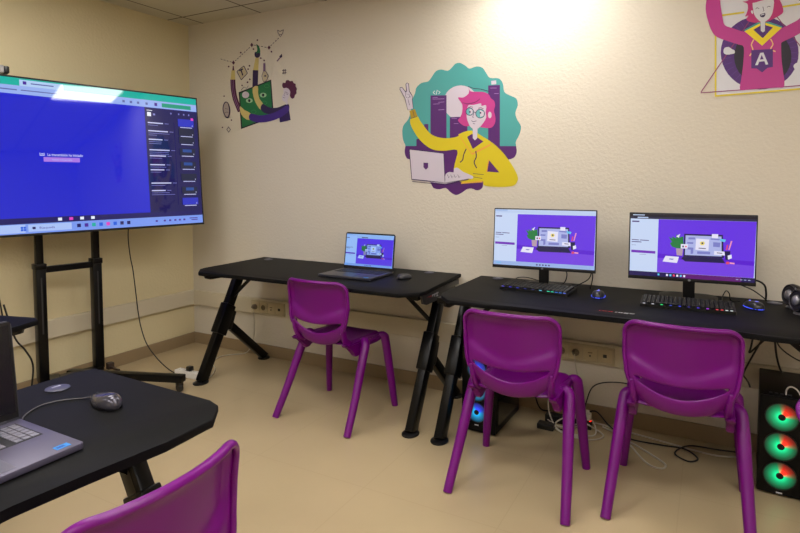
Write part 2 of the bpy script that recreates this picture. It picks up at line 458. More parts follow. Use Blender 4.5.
    # ---- legs
    for sx in (-1,1):
        # rear leg: rounded shoulder beside the seat, splaying back and out
        bm = BM()
        P = [(sx*.165,.005,.418),(sx*.178,.0,.436),(sx*.196,-.006,.444),(sx*.209,-.016,.436),(sx*.2145,-.028,.415),(sx*.222,-.07,.34),(sx*.236,-.155,.17),(sx*.2495,-.252,.0)]
        R = [.017,.021,.0235,.025,.0255,.0245,.022,.0195]
        tube(bm, spline(P,4), rspl(R,4), 16, 0, True, 1.0)
        obj('leg', bm, purple, t, smooth=True)
        # front leg: flat channel with a square shoulder
        bm = BM()
        P = [(sx*.165,.16,.428),(sx*.190,.18,.436),(sx*.203,.192,.425),(sx*.208,.198,.40),(sx*.226,.218,.22),(sx*.246,.243,.0)]
        R = [.018,.022,.025,.026,.024,.019]
        tube(bm, spline(P,4), rspl(R,4), 12, 0, True, .9)
        obj('leg', bm, purple, t, smooth=True)
        # side skirt joining both shoulders, with the hanging lobe at the rear
        bm = BM()
        oy = [(-.185,.462),(-.16,.455),(-.12,.452),(-.05,.456),(.06,.452),(.18,.448),(.20,.43),(.19,.408),(.13,.402),(.06,.408),(.0,.405),(-.02,.39),(-.03,.382),(-.05,.372),(-.075,.372),(-.092,.385),(-.098,.41),(-.12,.43),(-.17,.445)]
        M = Matrix(((0,0,1,0),(1,0,0,0),(0,1,0,0),(0,0,0,1)))
        prism(bm, oy, (.160 if sx>0 else -.190), (.190 if sx>0 else -.160), 0, .008, M, 3)
        obj('seat_side', bm, purple, t, smooth='all' and True)
        # stile foot joining backrest to seat side
        bm = BM()
        tube(bm, spline([(sx*.172,-.17,.56),(sx*.168,-.165,.52),(sx*.165,-.14,.47),(sx*.168,-.09,.435)],4), [.012]*4+[.014]*9, 10, 0, True, 1.6)
        obj('stile', bm, purple, t, smooth='all')
    return t
chair = make_chair()
spots = [((1.862,-.597), -.03, 'purple plastic chair at the desk with the laptop against the back wall'),
         ((3.022,-.824), .017, 'purple plastic chair in front of the left desktop monitor'),
         ((3.656,-.698), .0, 'purple plastic chair in front of the right desktop monitor'),
         ((2.667,-2.582), PI/2, 'purple plastic chair backrest in the left foreground beside the closest laptop'),
         ((4.184,-1.670), -PI/2, 'purple plastic chair of which only an edge shows beside the green-lit computer')]
for i, ((x, y), a, lb) in enumerate(spots):
    if i == 0: chair.location = (x,y,0); chair.rotation_euler = (0,0,a); chair['label'] = lb; chair['group'] = 'purple classroom chairs'
    else: dup(chair, (x,y,0), a, lb, 'purple classroom chairs')

# ------------------------------------------------------------------ murals (vinyl stickers on the back wall); coordinates in half millimetres on the wall
MURALS = {
 'woman': [
  ('badge_backdrop','teal','3985,3136 3976,3162 3961,3188 3949,3218 3942,3254 3938,3294 3937,3331 3940,3359 3946,3383 3957,3407 3976,3429 4001,3451 4021,3474 4035,3499 4045,3525 4053,3552 4059,3580 4064,3609 4069,3638 4073,3667 4077,3695 4084,3724 4096,3752 4111,3781 4124,3807 4130,3831 4134,3854 4143,3875 4162,3895 4186,3913 4213,3927 4245,3933 4279,3934 4309,3940 4331,3956 4349,3978 4366,3999 4382,4020 4397,4040 4415,4056 4437,4066 4462,4071 4489,4072 4519,4065 4550,4053 4578,4048 4600,4055 4619,4070 4637,4085 4651,4099 4665,4114 4680,4124 4700,4130 4722,4131 4745,4128 4769,4116 4794,4100 4817,4085 4833,4070 4848,4055 4867,4047 4894,4050 4927,4060 4958,4065 4985,4062 5011,4054 5034,4041 5054,4020 5070,3993 5086,3969 5099,3948 5112,3928 5131,3913 5165,3907 5205,3905 5240,3898 5262,3881 5278,3859 5290,3833 5297,3801 5300,3766 5308,3736 5326,3717 5350,3703 5375,3690 5402,3677 5431,3664 5454,3647 5467,3623 5473,3595 5474,3567 5466,3539 5453,3511 5446,3483 5449,3455 5458,3427 5470,3400 5486,3374 5504,3349 5516,3322 5515,3291 5508,3259 5498,3228 5484,3199 5467,3171 5456,3147 5454,3127 5457,3111 5460,3093 5464,3069 5468,3044 5467,3019 5460,2996 5449,2974 5432,2956 5408,2946 5380,2940 5349,2932 5317,2922 5283,2910 5249,2889 5215,2851 5180,2803 5148,2760 5116,2725 5085,2695 5062,2668 5053,2643 5052,2620 5045,2602 5028,2586 5006,2574 4982,2568 4957,2573 4930,2584 4904,2591 4882,2591 4862,2588 4840,2581 4817,2567 4792,2548 4768,2533 4744,2521 4720,2511 4695,2508 4670,2516 4645,2529 4622,2545 4601,2563 4581,2583 4558,2596 4531,2593 4501,2584 4472,2578 4443,2579 4413,2584 4388,2594 4373,2612 4361,2636 4342,2667 4313,2706 4276,2751 4234,2799 4182,2851 4125,2906 4077,2947 4045,2964 4023,2968 4005,2977 3990,2999 3979,3027 3973,3055 3976,3082 3983,3108'),
  ('badge_ground','violet','5460,3093 5463,3073 5468,3046 5467,3019 5460,2996 5449,2974 5432,2956 5408,2946 5380,2940 5349,2932 5317,2922 5283,2910 5249,2889 5215,2851 5180,2803 5148,2760 5116,2725 5085,2695 5062,2668 5053,2643 5052,2620 5045,2602 5028,2586 5006,2574 4982,2568 4957,2573 4930,2584 4904,2591 4882,2591 4862,2588 4840,2581 4817,2567 4792,2548 4768,2533 4744,2521 4720,2511 4695,2508 4670,2516 4645,2529 4622,2545 4601,2563 4581,2583 4558,2596 4531,2593 4501,2584 4472,2578 4443,2579 4413,2584 4388,2594 4373,2612 4361,2636 4342,2667 4313,2706 4276,2751 4234,2799 4182,2851 4125,2906 4077,2947 4045,2964 4023,2968 4005,2977 3990,2999 3979,3027 3973,3055 3974,3085 3980,3115 3985,3136'),
  ('moon','pale','4981,3629 4976,3583 4960,3540 4933,3502 4898,3471 4855,3448 4807,3435 4756,3432 4705,3440 4655,3458 4611,3486 4574,3522 4545,3564 4528,3611 4522,3659 4527,3706 4545,3750 4573,3789 4610,3820 4654,3842 4703,3853 4754,3855 4805,3845 4853,3826 4896,3798 4931,3762 4958,3721 4975,3676'),
  ('skyline','violet','4343,3761 4564,3748 4567,3012 4345,3017'),
  ('skyline','violet','4144,3218 4256,3248 4256,3407 4314,3404 4315,3109 4144,3114'),
  ('skyline','violet','4610,3474 4845,3471 4848,3094 4612,3100'),
  ('skyline','violet','5108,3825 5254,3820 5261,3089 5114,3093'),
  ('skyline','pale','5145,3877 5206,3878 5210,3833 5149,3832'),
  ('skyline','lilac','4371,3726 4444,3726 4443,3733 4370,3733'),
  ('skyline','lilac','4371,3710 4534,3703 4534,3710 4371,3716'),
  ('skyline','lilac','4453,3665 4534,3665 4534,3671 4453,3671'),
  ('skyline','lilac','4380,3647 4471,3646 4471,3652 4380,3653'),
  ('skyline','lilac','4453,3570 4535,3570 4534,3577 4453,3577'),
  ('skyline','lilac','5133,3790 5215,3784 5215,3790 5133,3796'),
  ('skyline','lilac','5183,3721 5240,3717 5240,3723 5183,3727'),
  ('skyline','lilac','4634,3453 4705,3449 4705,3456 4634,3459'),
  ('skyline','lilac','4666,3390 4728,3387 4728,3393 4666,3396'),
  ('skyline','white','4400,3817 4375,3796 4400,3770 4407,3776 4384,3796 4407,3811'),
  ('skyline','white','4434,3824 4416,3765 4424,3762 4442,3821'),
  ('skyline','white','4450,3807 4472,3792 4453,3775 4460,3770 4481,3792 4455,3813'),
  ('hair','navy','4850,3832 4868,3824 4894,3812 4923,3801 4952,3795 4983,3791 5016,3784 5054,3772 5095,3758 5124,3748 5126,3756 5097,3766 5057,3780 5017,3792 4984,3799 4953,3803 4924,3809 4897,3819 4871,3831 4853,3839'),
  ('hair','magenta','4852,3836 4855,3828 4861,3807 4869,3790 4876,3781 4885,3774 4898,3769 4917,3765 4941,3763 4966,3761 4994,3759 5023,3757 5050,3753 5075,3744 5098,3732 5117,3718 5128,3703 5134,3688 5142,3673 5156,3661 5171,3651 5183,3639 5191,3622 5195,3603 5197,3584 5194,3564 5187,3544 5184,3522 5188,3499 5196,3475 5201,3451 5204,3430 5204,3409 5202,3389 5196,3369 5186,3351 5174,3336 5161,3326 5146,3320 5128,3318 5108,3318 5086,3321 5065,3325 5048,3327 5031,3330 5011,3335 4985,3347 4955,3362 4926,3371 4900,3367 4874,3357 4850,3351 4826,3353 4802,3359 4780,3370 4756,3388 4733,3410 4719,3429 4721,3440 4733,3448 4745,3460 4755,3478 4766,3499 4774,3522 4778,3549 4780,3578 4779,3602 4776,3618 4770,3630 4761,3643 4748,3662 4732,3683 4721,3699 4719,3707 4723,3710 4731,3711 4746,3709 4766,3705 4787,3705 4808,3713 4830,3725 4847,3738 4857,3748 4862,3758 4864,3771 4861,3795 4855,3821'),
  ('hair','plum','4761,3654 4789,3644 4839,3630 4891,3633 4942,3642 4981,3663 5005,3679 5008,3673 4996,3659 4974,3645 4942,3631 4892,3620 4839,3617 4789,3636'),
  ('neck','pale','4917,3349 4977,3346 4978,3189 4946,3170 4914,3198'),
  ('face','pale','4857,3605 4875,3610 4898,3607 4925,3606 4957,3611 4992,3617 5018,3619 5025,3610 5023,3596 5026,3587 5044,3589 5068,3595 5085,3591 5088,3568 5083,3535 5080,3505 5084,3483 5088,3463 5086,3442 5074,3416 5055,3389 5036,3366 5020,3347 5004,3332 4986,3321 4967,3314 4946,3312 4927,3315 4909,3324 4891,3338 4875,3357 4860,3386 4846,3422 4837,3455 4834,3483 4836,3509 4840,3535 4842,3561 4847,3587'),
  ('face','pale','5155,3473 5153,3456 5147,3443 5138,3435 5127,3436 5118,3444 5111,3458 5109,3475 5111,3492 5117,3505 5127,3512 5137,3512 5146,3504 5153,3490'),
  ('glasses','navy','4927,3525 4924,3508 4915,3494 4901,3484 4884,3479 4865,3480 4848,3487 4834,3498 4824,3514 4821,3531 4824,3548 4833,3562 4847,3572 4865,3577 4883,3576 4900,3569 4915,3557 4924,3542'),
  ('glasses','glass_tint','4919,3525 4916,3511 4908,3499 4897,3491 4882,3487 4867,3488 4852,3493 4840,3503 4832,3516 4830,3530 4832,3544 4840,3556 4852,3565 4866,3569 4882,3568 4896,3562 4908,3552 4916,3539'),
  ('glasses','navy','5070,3493 5067,3474 5057,3457 5041,3446 5021,3440 5000,3441 4980,3449 4964,3462 4953,3480 4949,3500 4953,3519 4963,3536 4979,3547 4999,3553 5020,3552 5040,3544 5056,3530 5067,3512'),
  ('glasses','glass_tint','5062,3493 5059,3477 5050,3463 5037,3453 5020,3448 5001,3449 4984,3455 4970,3467 4961,3482 4958,3499 4961,3516 4970,3530 4984,3540 5001,3545 5019,3544 5036,3537 5050,3525 5059,3510'),
  ('glasses','pale','4874,3564 4912,3546 4912,3502 4878,3488'),
  ('glasses','pale','5006,3541 5057,3514 5054,3467 5011,3454'),
  ('glasses','navy','4890,3524 4888,3519 4885,3515 4880,3513 4875,3514 4870,3516 4867,3520 4866,3525 4867,3530 4870,3534 4875,3535 4880,3535 4885,3533 4888,3529'),
  ('glasses','navy','5025,3505 5024,3500 5021,3497 5016,3495 5011,3495 5006,3497 5003,3501 5002,3506 5003,3511 5006,3515 5011,3516 5016,3516 5021,3514 5024,3510'),
  ('glasses','navy','4924,3518 4951,3508 4954,3516 4927,3525'),
  ('face','navy','4926,3507 4909,3459 4928,3450 4930,3456 4916,3459 4932,3504'),
  ('face','navy','4895,3418 4901,3412 4910,3405 4923,3400 4938,3402 4955,3407 4967,3410 4964,3416 4952,3413 4936,3408 4923,3406 4914,3410 4905,3417 4899,3422'),
  ('face','navy','4917,3378 4943,3373 4944,3380 4918,3384'),
  ('face','plum','4858,3574 4888,3583 4915,3574 4918,3581 4887,3591 4855,3582'),
  ('face','plum','4986,3557 5018,3564 5050,3547 5054,3554 5018,3572 4983,3565'),
  ('hoodie','yellow','4061,3482 4087,3500 4124,3513 4155,3515 4173,3501 4186,3475 4202,3447 4223,3419 4247,3388 4272,3358 4296,3330 4321,3302 4349,3279 4378,3261 4408,3246 4443,3235 4484,3225 4529,3219 4574,3216 4623,3218 4674,3223 4714,3231 4734,3244 4744,3259 4764,3273 4803,3286 4850,3297 4900,3297 4949,3279 4999,3249 5047,3219 5093,3192 5136,3164 5179,3133 5220,3099 5260,3062 5298,3023 5334,2982 5368,2938 5399,2893 5430,2846 5457,2798 5477,2758 5486,2729 5488,2708 5484,2688 5474,2666 5459,2646 5435,2630 5403,2621 5364,2616 5319,2613 5263,2612 5202,2613 5149,2616 5111,2620 5083,2625 5062,2635 5056,2653 5057,2675 5045,2688 5007,2683 4955,2670 4904,2661 4857,2656 4810,2655 4767,2667 4728,2701 4694,2749 4672,2796 4668,2835 4676,2872 4686,2914 4701,2967 4718,3024 4714,3064 4676,3074 4616,3067 4556,3061 4504,3062 4453,3065 4406,3072 4365,3086 4328,3104 4291,3127 4255,3153 4219,3184 4187,3216 4157,3251 4131,3288 4108,3323 4088,3355 4072,3385 4061,3413 4054,3439 4052,3462'),
  ('hoodie','violet','5129,2933 5260,2785 5106,2796'),
  ('hoodie','orange','5129,2939 5106,2793 5089,2786 5119,2946'),
  ('hoodie','orange','4750,3257 4916,3026 5138,3131 5152,3111 4909,3000 4728,3251'),
  ('hoodie','yellow','4728,3261 4900,3300 5138,3138 4905,3026'),
  ('hoodie','violet','4843,3223 4907,3257 5055,3160 4919,3072'),
  ('hoodie','orange','4767,2661 5045,2688 5052,2668 4768,2647'),
  ('neck','pale','4917,3290 4974,3287 4974,3202 4946,3177 4918,3204'),
  ('drawstring','navy','4827,3081 4818,3064 4805,3039 4795,3014 4789,2990 4786,2966 4781,2948 4771,2935 4757,2925 4747,2918 4756,2907 4766,2915 4781,2926 4794,2942 4800,2964 4803,2987 4808,3010 4819,3033 4831,3058 4840,3075'),
  ('drawstring','navy','4951,3047 4954,3028 4958,3001 4958,2977 4950,2956 4937,2934 4931,2909 4940,2882 4956,2855 4967,2836 4979,2843 4968,2861 4953,2887 4945,2910 4950,2929 4963,2950 4972,2974 4972,3002 4968,3030 4965,3049'),
  ('hoodie','mustard','4045,3584 4124,3603 4159,3515 4069,3489'),
  ('hoodie','navy','4089,3591 4113,3503 4119,3504 4095,3592'),
  ('hoodie','navy','4062,3482 4160,3505 4158,3511 4060,3489'),
  ('hoodie','navy','4924,2771 5061,2757 5062,2763 4925,2777'),
  ('hoodie','navy','4924,2731 5044,2711 5045,2717 4925,2737'),
  ('raised_hand','navy','4020,3596 3974,3754 3900,3870 3904,3897 3939,3896 3989,3837 3997,3849 3988,3929 4007,3949 4036,3934 4047,3839 4074,3800 4097,3762 4089,3729 4104,3611'),
  ('raised_hand','pale','4024,3599 3982,3753 3908,3873 3912,3890 3937,3888 3993,3819 4009,3843 3997,3928 4009,3942 4028,3931 4039,3833 4066,3794 4089,3762 4081,3729 4097,3611'),
  ('raised_hand','navy','3990,3820 3983,3778 4012,3749 4016,3752 3988,3778 3996,3819'),
  ('raised_hand','navy','4009,3796 4037,3798 4044,3766 4022,3749 4026,3745 4050,3764 4041,3801 4008,3801'),
  ('raised_hand','navy','4048,3755 4071,3765 4068,3769 4046,3759'),
  ('raised_hand','navy','4021,3733 4044,3656 4050,3657 4027,3734'),
  ('drawn_laptop','navy','4037,3099 4534,3035 4558,2654 4077,2698'),
  ('drawn_laptop','pale','4049,3088 4527,3025 4547,2667 4085,2709'),
  ('drawn_laptop','pale','4085,2695 4551,2647 4868,2711 4687,2779 4558,2735 4550,2667'),
  ('drawn_laptop','navy','4076,2698 4551,2654 4869,2704 4867,2711 4550,2660 4077,2705'),
  ('drawn_laptop','navy','4084,2674 4551,2630 4869,2698 4867,2704 4550,2636 4085,2681'),
  ('drawn_laptop','violet','4249,2917 4315,2912 4315,2854 4284,2826 4249,2858'),
  ('typing_hand','pale','4554,2708 4551,2737 4561,2769 4584,2787 4613,2796 4644,2791 4668,2789 4670,2812 4672,2836 4693,2847 4723,2846 4754,2824 4796,2795 4866,2767 4925,2741 4930,2719 4904,2708 4845,2719 4778,2735 4729,2742 4687,2742 4648,2721 4613,2701 4579,2698'),
  ('typing_hand','navy','4581,2761 4601,2719 4619,2740 4615,2743 4604,2724 4586,2763'),
  ('typing_hand','navy','4625,2761 4645,2719 4664,2740 4659,2743 4648,2724 4631,2763'),
  ('typing_hand','navy','4670,2761 4689,2719 4707,2740 4703,2743 4692,2723 4675,2763'),
  ('typing_hand','navy','4721,2761 4740,2719 4758,2740 4754,2743 4743,2723 4726,2763'),
 ],
 'painter': [
  ('striped_sleeve','plumdark','907,4246 908,4212 909,4162 914,4108 922,4054 935,3997 954,3934 988,3861 1027,3787 1055,3735 1150,3759 1123,3810 1084,3882 1054,3950 1036,4005 1025,4058 1017,4108 1013,4159 1011,4206 1011,4240'),
  ('striped_sleeve','lilac','932,4245 933,4211 934,4163 938,4110 947,4057 959,4001 977,3943 1008,3876 1045,3808 1072,3760 1078,3761 1052,3809 1015,3878 984,3944 966,4002 954,4058 945,4110 941,4162 940,4211 939,4245'),
  ('striped_sleeve','lilac','965,4242 966,4209 967,4160 971,4108 980,4055 992,3999 1010,3941 1041,3874 1078,3806 1104,3758 1111,3760 1084,3807 1048,3876 1017,3942 999,4000 987,4055 978,4108 974,4160 973,4208 972,4242'),
  ('raised_wrist','cream','937,4390 1005,4384 1011,4238 912,4246'),
  ('raised_wrist','plumdark','951,4383 964,4451 983,4449 991,4380'),
  ('brush_arm','navy','1373,4350 1482,4336 1466,4102 1358,4099'),
  ('brush_arm','cream','1430,4531 1493,4525 1482,4336 1377,4349'),
  ('brush_tip','navy','1414,4608 1437,4614 1468,4611 1498,4607 1521,4597 1524,4568 1515,4539 1492,4525 1464,4521 1437,4530 1417,4549 1409,4580'),
  ('brush_tip','green','1448,4726 1459,4724 1479,4710 1496,4694 1507,4676 1516,4655 1521,4635 1524,4615 1524,4597 1520,4585 1511,4585 1499,4591 1485,4595 1469,4591 1452,4585 1443,4587 1448,4603 1461,4627 1468,4652 1462,4680 1451,4709'),
  ('canvas','ink','1077,4040 1730,4178 1774,3625 1115,3477'),
  ('canvas','green','1104,4022 1712,4156 1749,3643 1139,3500'),
  ('canvas','pale','1292,3985 1285,3964 1264,3947 1234,3940 1202,3942 1172,3954 1152,3973 1145,3996 1153,4017 1174,4033 1204,4041 1237,4039 1266,4027 1286,4008'),
  ('canvas','mint','1361,3894 1354,3879 1335,3868 1307,3863 1277,3865 1250,3874 1231,3887 1224,3903 1231,3918 1251,3929 1278,3934 1309,3932 1336,3924 1355,3910'),
  ('canvas','ink','1318,3897 1315,3887 1308,3879 1298,3875 1287,3876 1277,3881 1270,3890 1268,3900 1270,3910 1278,3918 1288,3922 1299,3921 1309,3916 1316,3907'),
  ('canvas','mint','1636,3957 1630,3942 1611,3932 1584,3927 1555,3929 1528,3937 1510,3951 1504,3967 1511,3981 1529,3992 1556,3997 1586,3995 1612,3986 1630,3973'),
  ('canvas','ink','1595,3960 1592,3950 1585,3943 1575,3939 1565,3939 1555,3945 1548,3953 1546,3964 1549,3973 1556,3981 1565,3985 1576,3984 1586,3979 1592,3970'),
  ('canvas','greenlight','1640,3845 1628,3829 1634,3826 1646,3842'),
  ('canvas','greenlight','1630,3830 1601,3822 1604,3818 1633,3825'),
  ('canvas','greenlight','1603,3823 1570,3828 1569,3823 1602,3818'),
  ('canvas','greenlight','1572,3827 1551,3843 1546,3839 1568,3824'),
  ('canvas','greenlight','1552,3841 1553,3859 1546,3859 1545,3841'),
  ('canvas','greenlight','1551,3857 1573,3870 1569,3874 1547,3861'),
  ('canvas','greenlight','1572,3869 1605,3870 1604,3875 1571,3874'),
  ('canvas','greenlight','1603,3870 1631,3859 1634,3863 1606,3875'),
  ('canvas','greenlight','1630,3860 1640,3843 1646,3845 1635,3862'),
  ('canvas','greenlight','1427,3724 1415,3708 1421,3705 1433,3722'),
  ('canvas','greenlight','1416,3709 1387,3701 1389,3696 1419,3704'),
  ('canvas','greenlight','1389,3701 1355,3706 1354,3701 1388,3696'),
  ('canvas','greenlight','1357,3706 1335,3721 1331,3718 1352,3702'),
  ('canvas','greenlight','1336,3719 1337,3738 1330,3738 1330,3720'),
  ('canvas','greenlight','1336,3736 1358,3749 1354,3753 1331,3740'),
  ('canvas','greenlight','1357,3748 1390,3749 1390,3754 1356,3753'),
  ('canvas','greenlight','1389,3750 1418,3738 1420,3743 1391,3754'),
  ('canvas','greenlight','1416,3740 1427,3722 1433,3724 1422,3742'),
  ('canvas','greenlight','1693,4086 1681,4070 1687,4068 1698,4084'),
  ('canvas','greenlight','1683,4071 1654,4065 1656,4060 1685,4067'),
  ('canvas','greenlight','1656,4065 1623,4070 1622,4065 1655,4060'),
  ('canvas','greenlight','1625,4070 1604,4085 1600,4082 1621,4066'),
  ('canvas','greenlight','1605,4083 1606,4101 1599,4102 1599,4084'),
  ('canvas','greenlight','1605,4100 1626,4112 1622,4116 1600,4104'),
  ('canvas','greenlight','1625,4111 1657,4112 1657,4117 1624,4116'),
  ('canvas','greenlight','1656,4112 1684,4100 1686,4105 1658,4116'),
  ('canvas','greenlight','1682,4102 1693,4084 1698,4086 1688,4103'),
  ('upper_forearm','cream','1367,4084 1418,4109 1471,4103 1477,4060 1473,4002 1484,3954 1503,3908 1544,3865 1577,3825 1563,3774 1531,3744 1491,3769 1450,3819 1414,3871 1387,3933 1366,4014'),
  ('lower_forearm','cream','1105,3827 1139,3805 1191,3764 1267,3734 1327,3700 1323,3646 1287,3605 1231,3618 1173,3652 1133,3693 1107,3738 1096,3792'),
  ('jumper','navy','1568,3832 1599,3819 1638,3795 1681,3775 1730,3765 1782,3759 1833,3759 1879,3766 1922,3777 1961,3787 1996,3796 2027,3803 2050,3801 2065,3783 2073,3756 2065,3732 2035,3713 1989,3696 1938,3682 1883,3673 1823,3668 1766,3667 1715,3670 1666,3676 1625,3685 1591,3697 1564,3711 1544,3726 1529,3744 1521,3763 1520,3781 1528,3803 1544,3823'),
  ('jumper','indigodark','1881,3605 1939,3739 2050,3795 2092,3565 1889,3539'),
  ('jumper','indigo','1318,3701 1367,3694 1433,3677 1502,3665 1575,3664 1652,3669 1723,3678 1786,3691 1844,3708 1896,3726 1945,3747 1989,3769 2024,3780 2049,3772 2064,3752 2069,3732 2064,3712 2049,3691 2022,3669 1982,3647 1930,3624 1873,3604 1811,3587 1745,3574 1677,3564 1609,3558 1540,3557 1478,3559 1426,3566 1380,3576 1343,3589 1314,3602 1293,3617 1283,3635 1282,3659 1292,3685'),
  ('head','pale','2000,3858 2042,3855 2045,3795 2007,3791'),
  ('head','pale','1969,4031 1992,4041 2023,4043 2049,4038 2067,4022 2080,3999 2086,3974 2082,3945 2072,3914 2059,3886 2044,3862 2027,3841 2008,3830 1986,3833 1963,3845 1945,3860 1936,3876 1932,3894 1933,3911 1941,3926 1954,3941 1964,3958 1965,3983 1963,4011'),
  ('curly_hair','plumdark','1940,4074 1942,4089 1948,4104 1958,4113 1971,4113 1987,4108 2000,4106 2005,4115 2007,4128 2013,4138 2025,4143 2040,4145 2055,4144 2066,4139 2076,4131 2088,4125 2103,4125 2120,4126 2134,4125 2142,4116 2147,4104 2154,4094 2166,4087 2181,4082 2191,4075 2192,4064 2190,4052 2190,4040 2198,4029 2208,4019 2214,4009 2212,3998 2206,3986 2202,3975 2203,3962 2206,3950 2205,3939 2197,3932 2186,3926 2176,3919 2171,3907 2169,3894 2163,3884 2153,3876 2139,3870 2126,3870 2111,3878 2095,3892 2085,3909 2084,3929 2089,3952 2090,3973 2082,3991 2070,4006 2057,4018 2046,4026 2034,4030 2020,4034 2002,4034 1982,4032 1965,4035 1953,4045 1944,4059'),
  ('head','navy','1985,3975 2027,3967 2028,3972 1986,3980'),
  ('head','navy','1953,3900 1987,3887 1989,3892 1955,3904'),
  ('head','navy','2026,3964 2051,3949 2053,3951 2028,3966'),
  ('head','navy','2050,3951 2035,3933 2039,3931 2054,3949'),
  ('head','navy','2038,3933 2015,3948 2013,3945 2036,3930'),
  ('head','navy','2016,3945 2029,3964 2025,3966 2012,3947'),
  ('head','navy','1993,3965 1969,3930 1991,3920 1994,3924 1975,3930 1998,3963'),
  ('letter_tile','navy','1058,4353 1201,4423 1192,4431 1049,4361'),
  ('letter_tile','navy','1190,4425 1261,4310 1274,4314 1203,4429'),
  ('letter_tile','navy','1262,4316 1134,4226 1144,4218 1272,4308'),
  ('letter_tile','navy','1145,4223 1060,4359 1047,4355 1133,4220'),
  ('letter_tile','palewall','1070,4354 1192,4414 1249,4316 1144,4235'),
  ('letter_tile','navy','1096,4375 1173,4392 1182,4374 1154,4367 1184,4289 1161,4284 1130,4360 1105,4356'),
  ('pen_nib','plum2','1584,4430 1625,4426 1625,4310 1581,4314'),
  ('pen_nib','navy','1558,4244 1590,4312 1582,4315 1549,4246'),
  ('pen_nib','navy','1586,4310 1630,4306 1630,4313 1586,4317'),
  ('pen_nib','navy','1626,4308 1681,4231 1689,4233 1634,4311'),
  ('pen_nib','navy','1681,4234 1629,4157 1637,4154 1689,4230'),
  ('pen_nib','navy','1633,4159 1583,4163 1583,4156 1633,4152'),
  ('pen_nib','navy','1587,4160 1558,4246 1549,4245 1579,4159'),
  ('pen_nib','palewall','1565,4244 1590,4305 1625,4302 1672,4233 1627,4164 1587,4167'),
  ('pen_nib','navy','1637,4238 1635,4232 1630,4228 1623,4226 1615,4227 1609,4230 1604,4235 1602,4241 1604,4246 1609,4251 1616,4253 1624,4252 1631,4249 1636,4244'),
  ('dotted_line','navy','714,4577 753,4565 756,4572 718,4585'),
  ('dotted_line','navy','779,4556 817,4544 821,4552 782,4564'),
  ('dotted_line','navy','843,4536 881,4524 885,4532 846,4544'),
  ('dotted_line','navy','907,4516 945,4504 948,4512 910,4524'),
  ('dotted_line','navy','1021,4514 1050,4530 1042,4537 1014,4521'),
  ('dotted_line','navy','1069,4541 1097,4557 1089,4564 1061,4548'),
  ('dotted_line','navy','1116,4567 1144,4583 1136,4590 1108,4574'),
  ('dotted_line','navy','1163,4594 1191,4610 1183,4617 1155,4601'),
  ('dotted_line','navy','1209,4620 1237,4636 1230,4643 1202,4627'),
  ('dotted_line','navy','1256,4647 1283,4662 1276,4669 1248,4654'),
  ('dotted_line','navy','1302,4673 1329,4688 1322,4695 1294,4680'),
  ('dotted_line','navy','1406,4712 1448,4702 1450,4710 1408,4720'),
  ('dotted_line','navy','1476,4695 1517,4684 1519,4692 1478,4703'),
  ('dotted_line','navy','1545,4677 1586,4667 1588,4675 1547,4685'),
  ('dotted_line','navy','1613,4660 1654,4650 1656,4658 1615,4668'),
  ('dotted_line','navy','1738,4664 1764,4680 1757,4686 1730,4670'),
  ('dotted_line','navy','1781,4691 1807,4707 1800,4713 1774,4697'),
  ('dotted_line','navy','1825,4717 1851,4733 1843,4740 1817,4724'),
  ('dotted_line','navy','1868,4744 1894,4760 1886,4767 1861,4751'),
  ('dotted_line','plumdark','954,4500 987,4531 1019,4493 986,4462'),
  ('dotted_line','plumdark','1335,4725 1367,4755 1398,4718 1366,4688'),
  ('dotted_line','plumdark','1673,4649 1704,4679 1734,4643 1703,4613'),
  ('dots','plumdark','1160,4630 1150,4619 1132,4621 1123,4634 1132,4645 1151,4643'),
  ('dots','plumdark','1498,4778 1488,4768 1471,4770 1462,4782 1471,4793 1489,4790'),
  ('dots','plumdark','1417,4654 1408,4644 1390,4646 1381,4658 1390,4669 1408,4667'),
  ('dots','plumdark','1767,4578 1758,4568 1741,4570 1733,4582 1741,4593 1759,4591'),
  ('dots','plumdark','1559,4507 1550,4496 1532,4498 1523,4510 1532,4521 1550,4519'),
  ('dots','plumdark','1624,4467 1615,4456 1597,4458 1589,4470 1598,4481 1615,4479'),
  ('dots','plumdark','905,4444 895,4433 876,4435 867,4448 877,4459 896,4457'),
  ('dots','plumdark','1333,4415 1324,4405 1306,4406 1297,4419 1306,4430 1324,4428'),
  ('dots','plumdark','1305,4368 1296,4357 1278,4359 1269,4371 1278,4382 1296,4380'),
  ('dots','plumdark','1336,4214 1327,4203 1308,4204 1300,4217 1309,4228 1327,4226'),
  ('dots','plumdark','1287,4172 1278,4161 1260,4163 1251,4175 1260,4186 1278,4185'),
  ('dots','plumdark','796,4000 787,3990 770,3991 762,4002 771,4012 788,4011'),
  ('dots','plumdark','942,3621 934,3611 917,3612 909,3623 917,3633 934,3632'),
  ('dots','plumdark','748,3517 739,3507 722,3508 714,3519 722,3529 739,3528'),
  ('dots','plumdark','1338,4214 1330,4205 1314,4206 1306,4217 1315,4227 1330,4225'),
  ('dots','plumdark','1292,4176 1284,4166 1268,4168 1260,4179 1268,4188 1284,4187'),
  ('dots','plumdark','1176,4135 1168,4125 1152,4126 1144,4137 1152,4147 1168,4146'),
  ('small_symbols','navy','1870,4875 1916,4850 1922,4856 1875,4881'),
  ('small_symbols','navy','1921,4849 1985,4867 1980,4875 1917,4857'),
  ('small_symbols','navy','1977,4872 1960,4813 1970,4811 1988,4869'),
  ('small_symbols','navy','1962,4816 1922,4805 1927,4797 1967,4808'),
  ('small_symbols','navy','1927,4804 1888,4828 1882,4822 1922,4798'),
  ('small_symbols','navy','1890,4825 1878,4878 1868,4878 1879,4825'),
  ('small_symbols','navy','1889,4806 1926,4771 1956,4795 1948,4800 1927,4779 1897,4810'),
  ('small_symbols','navy','1898,4496 1948,4530 1955,4486 1925,4471'),
